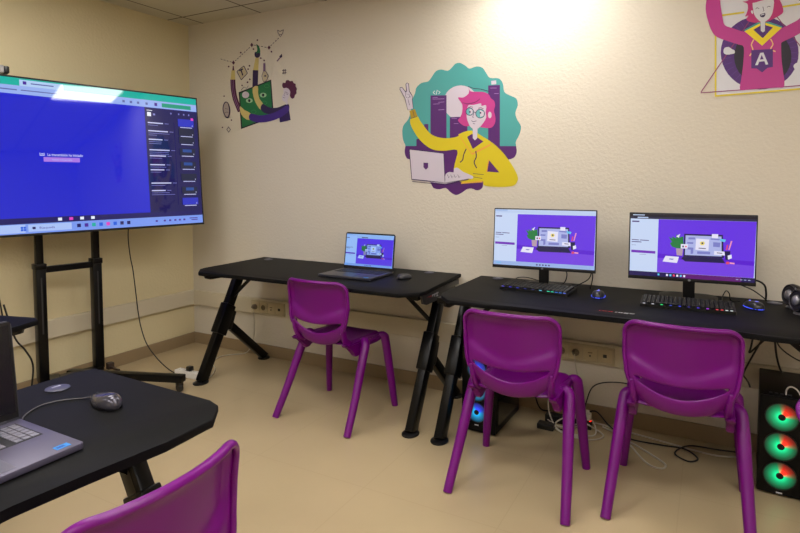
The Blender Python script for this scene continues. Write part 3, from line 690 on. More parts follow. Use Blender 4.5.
  ('small_symbols','plum2','1911,4490 1846,4437 1863,4425 1927,4478'),
  ('small_symbols','navy','1948,4283 2032,4282 2031,4290 1947,4291'),
  ('small_symbols','navy','1948,4247 2032,4246 2031,4254 1947,4255'),
  ('small_symbols','navy','1968,4305 1963,4234 1973,4233 1979,4303'),
  ('small_symbols','navy','2006,4304 2001,4234 2011,4232 2016,4303'),
  ('small_symbols','navy','831,3478 868,3520 858,3525 821,3483'),
  ('small_symbols','navy','858,3520 898,3475 908,3479 868,3525'),
  ('small_symbols','navy','898,3480 861,3438 871,3433 908,3475'),
  ('small_symbols','navy','871,3437 831,3483 821,3478 861,3433'),
  ('cloud','navy','743,3803 745,3831 753,3858 764,3880 778,3897 795,3909 813,3915 831,3913 849,3904 865,3891 878,3873 889,3852 897,3828 903,3803 906,3777 905,3750 898,3720 887,3690 874,3668 860,3658 843,3656 826,3660 807,3672 788,3691 772,3714 758,3741 748,3773'),
  ('cloud','palegrey','762,3802 765,3827 773,3852 783,3872 793,3886 805,3896 817,3901 830,3899 844,3893 855,3881 865,3864 872,3843 878,3821 883,3799 886,3777 886,3754 880,3730 871,3705 860,3686 850,3677 838,3674 826,3678 814,3687 801,3702 789,3721 777,3746 767,3774'),
  ('cloud','navy','798,3806 857,3793 859,3798 799,3811'),
  ('cloud','navy','786,3737 838,3751 864,3733 869,3736 838,3756 783,3742'),
  ('small_symbols','navy','1139,4059 1200,4107 1250,4080 1294,4118 1287,4123 1248,4086 1197,4114 1132,4064'),
 ],
 'cheering': [
  ('panel','white2','7462,4553 8240,4503 8271,3553 7499,3535'),
  ('round_backdrop','violet2','8168,3887 8166,3834 8157,3783 8140,3735 8117,3692 8087,3653 8051,3621 8010,3596 7966,3579 7918,3570 7868,3569 7818,3577 7768,3594 7720,3619 7675,3652 7635,3692 7599,3738 7571,3788 7549,3843 7535,3899 7529,3956 7532,4011 7543,4065 7562,4115 7588,4159 7621,4197 7659,4228 7702,4252 7749,4266 7797,4273 7847,4270 7897,4259 7946,4240 7991,4213 8034,4179 8072,4139 8104,4095 8130,4046 8150,3994 8163,3941'),
  ('round_backdrop','indigo2','8095,3893 8156,3886 8156,3891 8094,3898'),
  ('round_backdrop','indigo2','8092,3848 8153,3830 8154,3835 8093,3853'),
  ('round_backdrop','indigo2','8083,3805 8141,3776 8143,3781 8084,3810'),
  ('round_backdrop','indigo2','8067,3766 8121,3727 8123,3731 8068,3770'),
  ('round_backdrop','indigo2','8044,3731 8093,3682 8095,3686 8046,3735'),
  ('round_backdrop','indigo2','8016,3702 8058,3645 8061,3648 8019,3705'),
  ('round_backdrop','indigo2','7983,3679 8016,3616 8019,3618 7986,3681'),
  ('round_backdrop','indigo2','7945,3663 7969,3596 7973,3597 7949,3664'),
  ('round_backdrop','indigo2','7905,3655 7918,3585 7923,3585 7909,3655'),
  ('round_backdrop','indigo2','7863,3655 7865,3584 7870,3584 7868,3654'),
  ('round_backdrop','indigo2','7821,3663 7812,3594 7816,3593 7825,3662'),
  ('round_backdrop','indigo2','7780,3679 7759,3614 7763,3612 7784,3677'),
  ('round_backdrop','indigo2','7740,3702 7709,3644 7713,3641 7744,3699'),
  ('round_backdrop','indigo2','7704,3733 7663,3682 7666,3678 7708,3729'),
  ('round_backdrop','indigo2','7673,3769 7623,3728 7626,3724 7676,3765'),
  ('round_backdrop','indigo2','7647,3810 7590,3780 7592,3775 7649,3806'),
  ('round_backdrop','indigo2','7628,3855 7565,3837 7567,3832 7629,3850'),
  ('round_backdrop','indigo2','7615,3902 7549,3896 7550,3891 7616,3897'),
  ('round_backdrop','indigo2','7611,3949 7543,3957 7543,3952 7611,3944'),
  ('round_backdrop','indigo2','7614,3996 7547,4016 7546,4011 7613,3991'),
  ('round_backdrop','indigo2','7624,4040 7560,4072 7559,4067 7623,4035'),
  ('round_backdrop','indigo2','7642,4080 7583,4123 7581,4119 7640,4076'),
  ('round_backdrop','indigo2','7666,4115 7613,4168 7611,4164 7663,4112'),
  ('round_backdrop','indigo2','7696,4144 7652,4204 7649,4201 7693,4142'),
  ('round_backdrop','indigo2','7731,4166 7696,4232 7692,4230 7727,4164'),
  ('round_backdrop','indigo2','7769,4181 7745,4250 7741,4248 7765,4179'),
  ('round_backdrop','indigo2','7810,4187 7797,4257 7793,4257 7806,4187'),
  ('round_backdrop','indigo2','7852,4185 7850,4255 7846,4255 7848,4186'),
  ('round_backdrop','indigo2','7894,4175 7903,4242 7899,4244 7890,4177'),
  ('round_backdrop','indigo2','7934,4158 7954,4220 7950,4222 7930,4160'),
  ('round_backdrop','indigo2','7972,4133 8002,4189 7998,4192 7969,4136'),
  ('round_backdrop','indigo2','8007,4103 8045,4150 8042,4154 8003,4106'),
  ('round_backdrop','indigo2','8036,4067 8082,4105 8080,4109 8034,4071'),
  ('round_backdrop','indigo2','8060,4026 8113,4054 8111,4059 8058,4031'),
  ('round_backdrop','indigo2','8079,3983 8136,4000 8134,4005 8077,3988'),
  ('round_backdrop','indigo2','8090,3938 8150,3943 8149,3948 8089,3943'),
  ('round_backdrop','ink','8112,3857 8109,3806 8098,3757 8079,3714 8052,3676 8018,3646 7980,3624 7937,3613 7891,3611 7846,3620 7801,3639 7759,3668 7722,3705 7690,3749 7667,3798 7651,3851 7645,3905 7649,3958 7661,4008 7682,4052 7711,4090 7746,4119 7786,4139 7830,4149 7876,4148 7921,4138 7965,4117 8005,4088 8040,4051 8070,4007 8092,3959 8106,3909'),
  ('yellow_frame','yellow2','7476,4310 7721,4314 7718,4331 7473,4327'),
  ('yellow_frame','yellow2','8003,4321 8246,4332 8244,4348 8000,4338'),
  ('yellow_frame','yellow2','7467,4325 7489,3527 7504,3526 7482,4323'),
  ('yellow_frame','yellow2','7493,3525 8272,3545 8270,3561 7491,3541'),
  ('yellow_frame','yellow2','8235,4341 8260,3554 8273,3553 8248,4339'),
  ('triangle_outline','plum3','7370,3578 7878,4411 7872,4417 7363,3584'),
  ('triangle_outline','plum3','7872,4412 8426,3560 8431,3565 7878,4417'),
  ('triangle_outline','plum3','7364,3569 8428,3579 8427,3588 7363,3578'),
  ('round_backdrop','white2','7552,3966 7554,3984 7562,4000 7578,4005 7596,4004 7611,3993 7624,3980 7637,3973 7647,3965 7651,3950 7648,3937 7636,3933 7620,3932 7606,3930 7592,3930 7577,3933 7564,3939 7555,3951'),
  ('round_backdrop','white2','8130,3764 8135,3780 8147,3792 8163,3797 8182,3795 8205,3784 8224,3767 8229,3745 8225,3724 8207,3714 8185,3710 8169,3713 8154,3722 8139,3742'),
  ('sweatshirt','magenta2','7395,4512 7398,4529 7403,4537 7411,4542 7426,4545 7445,4545 7463,4540 7478,4531 7492,4516 7504,4495 7510,4465 7514,4428 7519,4391 7525,4355 7531,4319 7537,4287 7542,4261 7546,4240 7556,4221 7576,4205 7602,4193 7630,4180 7659,4164 7690,4148 7719,4137 7746,4135 7771,4139 7795,4140 7820,4133 7844,4124 7871,4118 7903,4118 7936,4121 7966,4125 7989,4126 8008,4128 8028,4133 8051,4141 8076,4153 8099,4165 8124,4177 8148,4190 8169,4208 8187,4233 8202,4263 8217,4291 8232,4316 8248,4339 8264,4356 8285,4368 8307,4374 8323,4371 8329,4354 8330,4327 8325,4299 8316,4274 8303,4249 8289,4221 8275,4192 8259,4160 8242,4132 8221,4108 8197,4087 8174,4068 8152,4055 8131,4044 8109,4034 8083,4023 8057,4012 8038,4002 8029,3996 8028,3990 8028,3970 8030,3926 8033,3867 8039,3803 8050,3728 8063,3648 8066,3591 8051,3572 8024,3575 7993,3579 7956,3579 7915,3580 7876,3581 7845,3580 7817,3579 7790,3578 7758,3574 7727,3571 7705,3579 7701,3604 7706,3641 7712,3683 7716,3730 7721,3782 7724,3834 7726,3889 7727,3944 7724,3985 7714,4005 7699,4011 7679,4018 7652,4032 7620,4046 7589,4061 7557,4076 7526,4092 7499,4108 7480,4124 7466,4141 7452,4164 7438,4195 7424,4232 7413,4272 7401,4313 7392,4356 7386,4398 7386,4440 7390,4481'),
  ('hair','magenta3','7700,4426 7708,4421 7725,4413 7739,4404 7745,4390 7747,4375 7748,4359 7746,4342 7742,4325 7738,4310 7733,4297 7727,4287 7726,4280 7734,4281 7746,4286 7753,4285 7749,4276 7740,4261 7738,4247 7747,4237 7763,4227 7782,4219 7806,4212 7832,4207 7858,4204 7881,4204 7902,4207 7921,4211 7937,4216 7950,4223 7963,4230 7977,4236 7991,4244 8004,4251 8015,4258 8025,4266 8032,4275 8035,4287 8034,4301 8031,4318 8026,4338 8019,4360 8010,4382 8001,4404 7991,4427 7977,4448 7959,4466 7937,4482 7913,4495 7885,4503 7854,4508 7828,4508 7807,4502 7790,4492 7775,4479 7763,4462 7754,4442 7744,4428 7727,4424 7709,4426'),
  ('face','white2','7855,4219 7892,4214 7893,4121 7877,4111 7860,4126'),
  ('face','white2','7787,4421 7796,4432 7811,4437 7830,4440 7856,4442 7888,4442 7915,4439 7933,4433 7947,4424 7955,4408 7959,4381 7957,4348 7954,4317 7950,4292 7944,4270 7936,4252 7927,4238 7916,4227 7905,4219 7895,4211 7885,4205 7874,4204 7861,4210 7848,4221 7836,4234 7823,4250 7811,4269 7802,4289 7796,4309 7792,4331 7789,4353 7786,4377 7784,4402'),
  ('face','white2','7774,4330 7780,4332 7788,4328 7791,4311 7791,4296 7785,4298 7778,4307 7774,4319'),
  ('face','navy','7813,4338 7816,4341 7821,4346 7825,4348 7829,4345 7835,4340 7839,4336 7841,4340 7837,4344 7831,4349 7825,4353 7818,4350 7813,4345 7810,4342'),
  ('face','navy','7906,4339 7909,4343 7914,4347 7918,4349 7922,4347 7927,4343 7931,4340 7933,4344 7929,4347 7923,4352 7917,4354 7911,4351 7906,4346 7903,4343'),
  ('face','navy','7867,4353 7878,4313 7869,4311 7871,4307 7882,4312 7872,4354'),
  ('face','navy','7849,4282 7860,4287 7875,4291 7887,4292 7892,4287 7893,4278 7892,4270 7889,4263 7884,4257 7878,4253 7871,4253 7863,4255 7856,4259 7851,4266 7848,4275'),
  ('face','white2','7856,4281 7883,4287 7884,4277 7858,4272'),
  ('hair','magenta3','7702,4425 7719,4418 7749,4408 7777,4402 7800,4402 7821,4405 7841,4410 7862,4413 7881,4417 7894,4424 7901,4436 7903,4450 7893,4461 7863,4466 7821,4468 7786,4465 7767,4454 7755,4439 7744,4428 7726,4425 7708,4426'),
  ('collar','teal','7721,4152 7836,4212 7856,4204 7856,4182 7730,4135'),
  ('collar','teal','7895,4204 7922,4204 8030,4147 8023,4133 7896,4183'),
  ('collar','yellow3','7725,4139 7850,4198 7857,4169 7798,4145 7878,4055 7957,4147 7896,4177 7895,4199 8028,4135 7875,3985'),
  ('collar','violet2','7798,4145 7857,4179 7860,4126 7877,4111 7893,4121 7894,4177 7957,4147 7878,4055'),
  ('drawstring','cream2','7800,4055 7794,4042 7786,4024 7781,4004 7786,3985 7793,3968 7796,3953 7790,3935 7779,3915 7771,3901 7779,3894 7788,3908 7799,3929 7806,3950 7802,3970 7795,3988 7791,4003 7795,4019 7803,4036 7809,4048'),
  ('drawstring','cream2','7937,4039 7944,4026 7953,4007 7957,3990 7953,3977 7944,3962 7941,3944 7953,3929 7971,3919 7983,3912 7987,3922 7974,3929 7958,3938 7950,3947 7952,3956 7961,3971 7967,3989 7961,4010 7952,4030 7945,4044'),
  ('chest_badge','violet2','7787,3952 7963,3945 7968,3774 7924,3770 7883,3730 7838,3771 7792,3777'),
  ('chest_badge','white2','7823,3805 7861,3918 7888,3918 7930,3803 7909,3801 7898,3836 7855,3835 7846,3804'),
  ('chest_badge','violet2','7861,3854 7874,3898 7891,3855'),
 ],
}

DEC = dict(teal=(70,158,155), violet=(80,18,105), pale=(205,195,208), lilac=(160,120,180), white=(225,225,230), navy=(40,22,74), magenta=(190,52,135), plum=(125,30,95),
  glass_tint=(100,175,180), yellow=(212,192,12), mustard=(172,142,10), orange=(224,160,62), plumdark=(78,18,62), cream=(206,188,118), green=(24,112,66), ink=(26,18,40),
  mint=(160,200,160), greenlight=(70,150,90), indigodark=(44,20,84), indigo=(62,32,128), palewall=(196,182,150), plum2=(120,90,130), palegrey=(176,162,156),
  white2=(214,214,222), violet2=(78,32,118), indigo2=(92,48,140), yellow2=(222,202,50), yellow3=(238,216,24), plum3=(140,50,110), magenta2=(186,52,140), magenta3=(192,46,120), cream2=(242,196,130))
def mural(key, name, label):
    t = thing(name, label, 'wall sticker', (0,0,0), 0, 'cartoon stickers on the back wall')
    parts = {}; order = []
    for k, (part, col, s) in enumerate(MURALS[key]):
        if part not in parts: parts[part] = (BM(), []); order.append(part)
        bm, cols = parts[part]
        if col not in cols: cols.append(col)
        pts = [tuple(int(v)/2000 for v in p.split(',')) for p in s.split()]
        y = -.0006-.00005*k
        try: f = bm.faces.new([bm.verts.new((x,y,z)) for x, z in pts])
        except ValueError: continue
        f.material_index = cols.index(col)
        f.normal_update()
        if f.normal.y > 0: f.normal_flip()
    for part in order:
        bm, cols = parts[part]; bmesh.ops.triangulate(bm, faces=bm.faces[:])
        obj(part, bm, [mat('sticker_'+c, DEC[c], .45) for c in cols], t, auto='raw')
mural('painter', 'wall_sticker', 'sticker of a curly-haired person painting a green canvas, upper left of the back wall')
mural('woman', 'wall_sticker', 'sticker of a pink-haired woman in a yellow hoodie on a teal scalloped badge')
mural('cheering', 'wall_sticker', 'sticker of a cheering woman in a magenta sweatshirt with letter A, top right corner')

# ------------------------------------------------------------------ lit screens
def em(name, rgb, k=1.0, gloss=.25):
    m = mat('screen_'+name, rgb, gloss, emit=SCREEN*k); return m
PICTURE = [
 ('picture','237,82 1000,81 992,931 233,930'),
 ('picture_dark','235,629 996,680 994,746 235,699'),
 ('picture_light','235,699 996,746 992,931 233,930'),
 ('leaf','323,356 356,386 350,346 385,376 385,311 414,358 442,340 447,489 430,535 385,530 352,509 335,457 352,435'),
 ('pot','385,535 442,534 438,647 393,643'),
 ('whiteish','385,344 418,301 405,367'),
 ('laptop_edge','449,299 751,296 765,650 447,659'),
 ('laptop_screen','461,322 741,321 747,628 459,633'),
 ('laptop_edge','430,689 447,659 751,651 776,728 463,734'),
 ('mid','484,353 537,350 537,382 484,385'),
 ('mid','475,426 525,427 521,455 475,451'),
 ('mid','467,508 525,511 525,603 504,613 504,545 471,540'),
 ('mid','658,354 730,357 726,381 658,374'),
 ('mid','679,412 735,416 730,487 679,483'),
 ('mid','556,565 658,564 658,604 556,605'),
 ('whiteish','545,365 648,374 644,549 541,542'),
 ('sun','582,411 607,409 615,432 607,465 582,467 574,435'),
 ('ink','588,422 601,421 603,449 588,450'),
 ('ink','566,508 623,511 623,523 566,520'),
 ('whiteish','424,462 481,462 479,531 424,531'),
 ('ink','436,486 449,485 449,513 436,514'),
 ('red','459,488 471,487 471,511 459,512'),
 ('whiteish','667,286 716,287 714,350 667,349'),
 ('whiteish','689,546 776,551 774,610 687,605'),
 ('ink','710,568 751,572 751,584 710,580'),
 ('skyblue','730,353 776,366 767,406 730,389'),
 ('red','776,523 784,444 794,443 788,522'),
 ('pinkish','796,521 813,383 825,382 805,521'),
 ('laptop_edge','767,543 813,540 805,678 776,673'),
 ('whiteish','792,608 821,590 825,645 796,671'),
 ('red','782,703 805,701 805,741 782,743'),
 ('pinkish','809,709 846,713 846,737 809,732'),
 ('whiteish','302,660 412,666 397,765 278,753'),
 ('mid','335,698 372,702 360,720 331,714'),
 ('text','14,113 76,114 76,135 14,134'),
 ('text','14,415 76,419 76,431 14,427'),
 ('text','84,418 160,421 160,433 84,431'),
 ('text','14,448 97,450 97,463 14,461'),
 ('textlight','14,503 51,504 51,513 14,511'),
 ('button','12,587 216,594 216,635 12,629'),
 ('textlight','82,652 138,651 138,659 82,660'),
]

PC = dict(picture=(98,46,222), picture_dark=(86,18,206), picture_light=(112,62,222), leaf=(24,120,60), pot=(176,150,170), whiteish=(226,224,244), laptop_edge=(22,18,70),
  laptop_screen=(170,178,228), mid=(120,124,196), sun=(232,214,110), ink=(50,44,90), red=(222,70,100), skyblue=(96,190,232), pinkish=(240,150,180), text=(70,50,120), textlight=(150,160,200), button=(110,40,180))
def screen_page(bm, mats, W, Hh, M, style):
    """browser page drawn on the screen: W x Hh, M maps (x right, y up) to the object"""
    n = [0]
    def quad(c, pts):
        key = c
        if key not in mats: mats.append(key)
        z = .00012*(n[0]+1); n[0] += 1
        f = bm.faces.new([bm.verts.new(M @ Vector((u*W, (1-v)*Hh, z))) for u, v in pts[::-1]]); f.material_index = mats.index(key)
    R = lambda c,u0,v0,u1,v1: quad(c, [(u0,v0),(u1,v0),(u1,v1),(u0,v1)])
    dark = style == 'dark'
    R('page', 0,0,1,1)
    R('bar_dark' if dark else 'bar_light', 0,0,1,.075)
    if dark:
        R('bar_mid', .0,.045,1,.08); R('bar_light', .06,.05,.15,.068); R('bar_light', .02,.012,.12,.026)
    else: R('bar_mid', 0,.0,.13,.035); R('page', .04,.06,.30,.085)
    for c, s in PICTURE:
        quad(c, [tuple(int(v)/1000 for v in p.split(',')) for p in s.split()])
    if style == 'laptop': R('bar_light', .235,.0,1,.13); R('ink', .34,.09,.47,.115)
    R('task_dark' if dark else 'task_light', 0,.93,1,1)
    if dark:
        R('task_plum', .42,.93,.9,1)
        for k in range(6): R(('whiteish','skyblue','red','whiteish','skyblue','whiteish')[k], .40+.028*k-.09,.95,.416+.028*k-.09,.982)
        R('skyblue', .24,.95,.255,.98)
        for k in range(4): R('textlight', .86+.03*k,.96,.878+.03*k,.972)
    else:
        for k in range(5): R('text', .44+.03*k,.955,.455+.03*k,.98)
        R('skyblue', .03,.955,.08,.97)
PAGE = dict(page=(196,212,242), bar_dark=(20,18,34), bar_mid=(38,40,66), bar_light=(186,204,236), task_dark=(30,20,80), task_light=(150,176,226), task_plum=(92,22,110))
def screen_mats(keys, tint=None):
    out = []
    for k in keys:
        c = PC.get(k) or PAGE[k]
        if k == 'bar_mid' and tint != 'dark': c = (160,184,226)
        if tint == 'laptop': c = (int(c[0]*.72), int(c[1]*.86), min(255,int(c[2]*1.0)))
        out.append(em(f'{k}_{tint}', c))
    return out
def monitor(label, loc, yaw, tilt, style, base_y):
    t = thing('monitor', label, 'monitor', (loc[0],loc[1],.765), yaw, 'desktop monitors')
    W, Hh = .54, .325; zb = loc[2]-.765
    T = Matrix.Translation((0,0,zb)) @ Matrix.Rotation(tilt-0,4,'X').inverted()
    bm = BM(); box(bm, (-W/2,0,0), (W/2,.012,Hh), 0, .003, T); box(bm, (-.16,.012,.04), (.16,.04,.24), 0, .012, T)
    box(bm, (-W/2+.0,-.002,.0), (W/2,.0,.017), 0, .0005, T)
    h = obj('housing', bm, black_plastic, t, smooth=True)
    bm = BM(); lathe(bm, [(.006,0),(.006,.001)], T @ Matrix.Translation((0,-.002,.0085)) @ Matrix.Rotation(PI/2,4,'X'), 14)
    obj('logo', bm, mat('logo_grey', (120,120,128), .3), h)
    bm = BM(); mats = []; w2, h2 = W-.012, Hh-.017-.006
    screen_page(bm, mats, w2, h2, T @ Matrix.Translation((-w2/2,-.0008,.017)) @ Matrix.Rotation(PI/2,4,'X'), style)
    obj('screen', bm, screen_mats(mats, style), t, auto='raw')
    bm = BM(); box(bm, (-.026,.042,.012), (.026,.060,zb+.12), 0, .004); obj('neck', bm, black_plastic, t, smooth=True)
    bm = BM(); prism(bm, [(.13*math.copysign(abs(math.cos(a))**.6,math.cos(a)), .125+.078*math.copysign(abs(math.sin(a))**.6,math.sin(a))) for a in [2*PI*k/28 for k in range(28)]], 0.0005, .013, 0, .004)
    obj('stand_base', bm, black_plastic, t, smooth=True)
    return t
monitor('left desktop monitor, its purple web page under a light top bar', (2.966,-.28,.870), .068, .08, 'light', 0)
monitor('right desktop monitor, its purple web page under a black top bar', (3.662,-.264,.865), .058, .0, 'dark', 0)

# ------------------------------------------------------------------ laptops
def laptop(label, loc, rz, W, D, Hs, tilt, body, keym, lit, group='open laptops'):
    t = thing('laptop', label, 'laptop', loc, rz, group)
    bm = BM(); prism(bm, [(-W/2,-.0),(-W/2,-D+.005),(-W/2+.005,-D),(W/2-.005,-D),(W/2,-D+.005),(W/2,0)], .002, .017, 0, .003)
    box(bm, (-W/2+.02,-D+.02,0), (W/2-.02,-.02,.003), 0)
    b_ = obj('base', bm, body, t, smooth=True)
    bm = BM(); box(bm, (-W/2+.022,-.135,.0168), (W/2-.022,-.022,.0174)); obj('key_well', bm, mat('key_well', (30,30,36), .6), b_)
    bm = BM(); kx = (W-.052)/18
    for r in range(6):
        h = .010 if r == 5 else .0155; y = -.131+r*.0186; i = 0
        while i < 18:
            n = 1
            if r == 0 and i == 4: n = 5
            elif r in (1,2,3) and i == 12: n = 2
            x0 = -W/2+.026+i*kx
            if not (i >= 14 and i < 14.5): box(bm, (x0+.0012,y,.0174), (x0+kx*n-.0012,y+h,.0192), 0, .0006, None, 1)
            i += n
    obj('keycaps', bm, keym, b_)
    bm = BM(); box(bm, (-.055,-D+.012,.0171), (.050,-.148,.0176), 0, .0002); obj('touchpad', bm, mat('touchpad_'+body.name, (100,98,112) if not lit else (40,40,52), .35), b_)
    bm = BM(); box(bm, (W/2-.052,-D+.012,.0171), (W/2-.022,-D+.030,.0176)); 
    box(bm, (W/2-.048,-D+.017,.0176), (W/2-.032,-D+.025,.0178), 1)
    obj('sticker', bm, [mat('sticker_blue', (40,130,205), .4), mat('sticker_inner', (20,70,150), .4)], b_)
    T = Matrix.Translation((0,.0,.016)) @ Matrix.Rotation(-tilt,4,'X')
    bm = BM(); prism(bm, [(-W/2,.0),(W/2,.0),(W/2,Hs-.01),(W/2-.01,Hs),(-W/2+.01,Hs),(-W/2,Hs-.01)], -.006, .0, 0, .0015, T @ Matrix.Rotation(PI/2,4,'X'))
    box(bm, (-W/2+.03,-.004,-.004), (W/2-.03,.006,.006), 0, .002, T)
    lid = obj('lid', bm, mat('lid_'+body.name, (60,60,68) if not lit else (24,24,30), .35), t, smooth=True)
    bm = BM(); box(bm, (-W/2+.003,-.0007,.006), (W/2-.003,.0,Hs-.003), 0, 0, T); obj('bezel', bm, black_plastic, lid)
    bm = BM(); mats = []; w2 = W-.016; h2 = Hs-.03
    MM = T @ Matrix.Translation((-w2/2,-.001,.020)) @ Matrix.Rotation(PI/2,4,'X')
    if lit:
        screen_page(bm, mats, w2, h2, MM, 'laptop'); ms = screen_mats(mats, 'laptop')
    else:
        bm.faces.new([bm.verts.new(MM @ Vector(p)) for p in ((0,0,0),(w2,0,0),(w2,h2,0),(0,h2,0))]); ms = [mat('dark_screen', (20,20,26), .22)]
    obj('screen', bm, ms, t, auto='raw')
    return t
laptop('laptop with a lit blue and purple screen on the desk at the back wall', (1.853,-.245,.7652), .0, .367, .275, .232, .14, mat('dark_grey_laptop', (62,62,72), .35, metal=.4), mat('keys_dark', (26,26,32), .5), True)
laptop('grey laptop with a dark screen, cut by the left edge on the nearest desk', (2.312,-2.722,.765), PI/2, .362, .252, .236, .10, mat('grey_laptop', (88,84,104), .42, metal=.3), mat('keys_grey', (118,116,128), .45), False)

# ------------------------------------------------------------------ keyboards
def keyboard(label, loc, rz, W, D, tkl):
    t = thing('keyboard', label, 'keyboard', loc, rz, 'lit gaming keyboards')
    bm = BM()
    A = [(-D/2,0),(-D/2,.014),(D/2,.026),(D/2,0)]
    M = Matrix(((0,0,1,0),(1,0,0,0),(0,1,0,0),(0,0,0,1)))
    prism(bm, A, -W/2, W/2, 0, .002, M); obj('case', bm, black_plastic, t, smooth=True)
    bm = BM(); bk = BM(); n = 17 if tkl else 20; kx = (W-.016)/n; sl = .012/D; glow = []
    cols = [(200,200,255),(40,255,170),(60,90,255),(70,60,255),(120,60,255),(80,60,255),(255,60,220),(255,200,255),(255,70,60)]
    for r in range(6):
        y = -D/2+.008+r*(D-.014)/6; z = .015+(r*(D-.014)/6)*sl+.001; i = 0
        while i < n:
            w = 6 if (r == 0 and i == 3) else 1
            x = -W/2+.008+i*kx
            box(bm, (x+.001,y,z), (x+kx*w-.001,y+.0165,z+.009), 0, .0025, None, 1)
            if not (r == 5 and i % 5 == 1): pass
            i += w
    obj('keycaps', bm, mat('keycap_black', (18,18,21), .4), t)
    for k in range(n):
        if k % 2 == 0 or k > n-5:
            c = ((120,110,255),(90,80,255),(60,70,220),(50,60,160),(60,60,120),(120,220,255),(60,255,200),(60,140,255),(90,120,255))[min(8,k*9//n)] if tkl else ((210,210,220),(60,255,140),(50,80,200),(70,80,255),(60,50,160),(90,60,240),(190,70,255),(255,80,90),(225,235,235))[min(8,k*9//n)]
            x = -W/2+.008+k*kx; g = BM(); box(g, (x+.004,-D/2+.0045,.0145), (x+kx-.004,-D/2+.0075,.0175))
            obj('key_light', g, mat('glow_%d_%d_%d'%c, c, .5, emit=.8), t)
    if True:
        g = BM()
        for r in range(1,6):
            for k in range(n):
                if random.random() < .35:
                    x = -W/2+.008+k*kx; y = -D/2+.0065+r*(D-.014)/6; z = .016+(r*(D-.014)/6)*sl
                    box(g, (x+.004,y-.001,z), (x+kx-.004,y+.0008,z+.003))
        obj('backlight', g, mat('dim_glow', (120,130,190), .5, emit=.25), t)
    return t
keyboard('compact black keyboard with coloured key lights below the left monitor', (2.952,-.315,.765), -.12, .372, .142, True)
keyboard('black keyboard with rainbow key lights below the right monitor', (3.657,-.375,.765), .03, .385, .150, False)

# ------------------------------------------------------------------ mice
def mouse(label, loc, rz, L, W, Hm, m, glow=None, tp=.16):
    t = thing('computer_mouse', label, 'mouse', loc, rz, 'computer mice')
    bm = BM(); NU, NV = 16, 8; rings = []
    for j in range(NV+1):
        e = j/NV*PI/2; ring = []
        for i in range(NU):
            a = 2*PI*i/NU; ca, sa = math.cos(a), math.sin(a)
            taper = 1-tp*(sa > 0)*sa - .05*(1-abs(sa))
            x = W/2*math.copysign(abs(ca)**.85,ca)*math.cos(e)**.55*taper; y = L/2*math.copysign(abs(sa)**.9,sa)*math.cos(e)**.55
            z = .002+Hm*math.sin(e)**.85*(1-(.35+.6*max(0,tp-.16))*(y/L+.5))
            ring.append(bm.verts.new((x,y,z)))
        rings.append(ring)
    for j in range(NV):
        for i in range(NU):
            if j == NV-1: 
                pass
            bm.faces.new((rings[j][i],rings[j][(i+1)%NU],rings[j+1][(i+1)%NU],rings[j+1][i]))
    bm.faces.new(rings[0][::-1]); bmesh.ops.remove_doubles(bm, verts=bm.verts[:], dist=.0004)
    obj('shell', bm, m, t, smooth='all')
    bm = BM(); lathe(bm, [(.007,-.003),(.009,-.002),(.009,.002),(.007,.003)], Matrix.Translation((0,L*.24,Hm*(.62 if tp < .3 else .42))) @ Matrix.Rotation(PI/2,4,'Y'), 14)
    obj('scroll_wheel', bm, mat('wheel_'+(glow and 'lit' or 'dark'), glow or (40,40,44), .5, emit=1.5 if glow else 0), t, smooth=True)
    if glow:
        bm = BM(); pts = [(W/2*1.0*math.cos(a)*.99, L/2*math.sin(a)*.99, .006) for a in [PI*.82+k*PI*1.36/16 for k in range(17)]]
        tube(bm, pts, .0018, 6); obj('light_strip', bm, mat('mouse_glow', (70,90,255), .5, emit=1.3), t)
        bm = BM(); lathe(bm, [(.008,0),(.0001,.001)], Matrix.Translation((0,-L*.2,Hm*.97)), 12); obj('lit_logo', bm, mat('mouse_logo', (130,130,255), .5, emit=1.2), t)
    return t
mouse('plain dark mouse right of the laptop at the back wall', (2.166,-.335,.765), -.35, .100, .058, .034, mat('mouse_dark', (48,48,54), .35))
mouse('dark mouse with blue glow right of the compact keyboard', (3.262,-.330,.765), .1, .125, .066, .038, mat('mouse_black', (30,30,36), .3), (120,120,255))
mouse('dark mouse with blue lit edge near the right monitor', (3.925,-.250,.765), .45, .122, .068, .038, mat('mouse_black', (30,30,36), .3), (120,120,255))
mouse('shiny grey mouse with a cord on the nearest desk', (2.370,-2.366,.765), PI/2-.1, .132, .062, .040, mat('mouse_silver', (78,76,86), .22, metal=.5), None, .62)

# ------------------------------------------------------------------ cables
def cable(name, label, pts, r, m, cat='cable', n=6, group=None):
    bm = BM(); tube(bm, spline(pts, n), r, 7); o = obj(name, bm, m, smooth='all'); return tag(o, label, cat, group)
cable('mouse_cord', 'thin grey cord from the shiny mouse to the nearest laptop', [(2.33,-2.352,.779),(2.29,-2.37,.768),(2.25,-2.41,.7675),(2.24,-2.46,.7675),(2.27,-2.51,.7675),(2.302,-2.532,.7675)], .0018, cable_grey)
cable('television_cable', 'thin brown-black cable hanging from behind the television to the floor', [(.13,-.645,1.15),(.065,-.635,.97),(.045,-.61,.80),(.045,-.59,.69),(.05,-.575,.52),(.055,-.565,.386),(.09,-.57,.27),(.16,-.58,.16),(.27,-.59,.08),(.38,-.60,.03),(.46,-.605,.006),(.52,-.62,.006),(.555,-.64,.010),(.60,-.63,.03),(.625,-.61,.046)], .0038, cable_black)
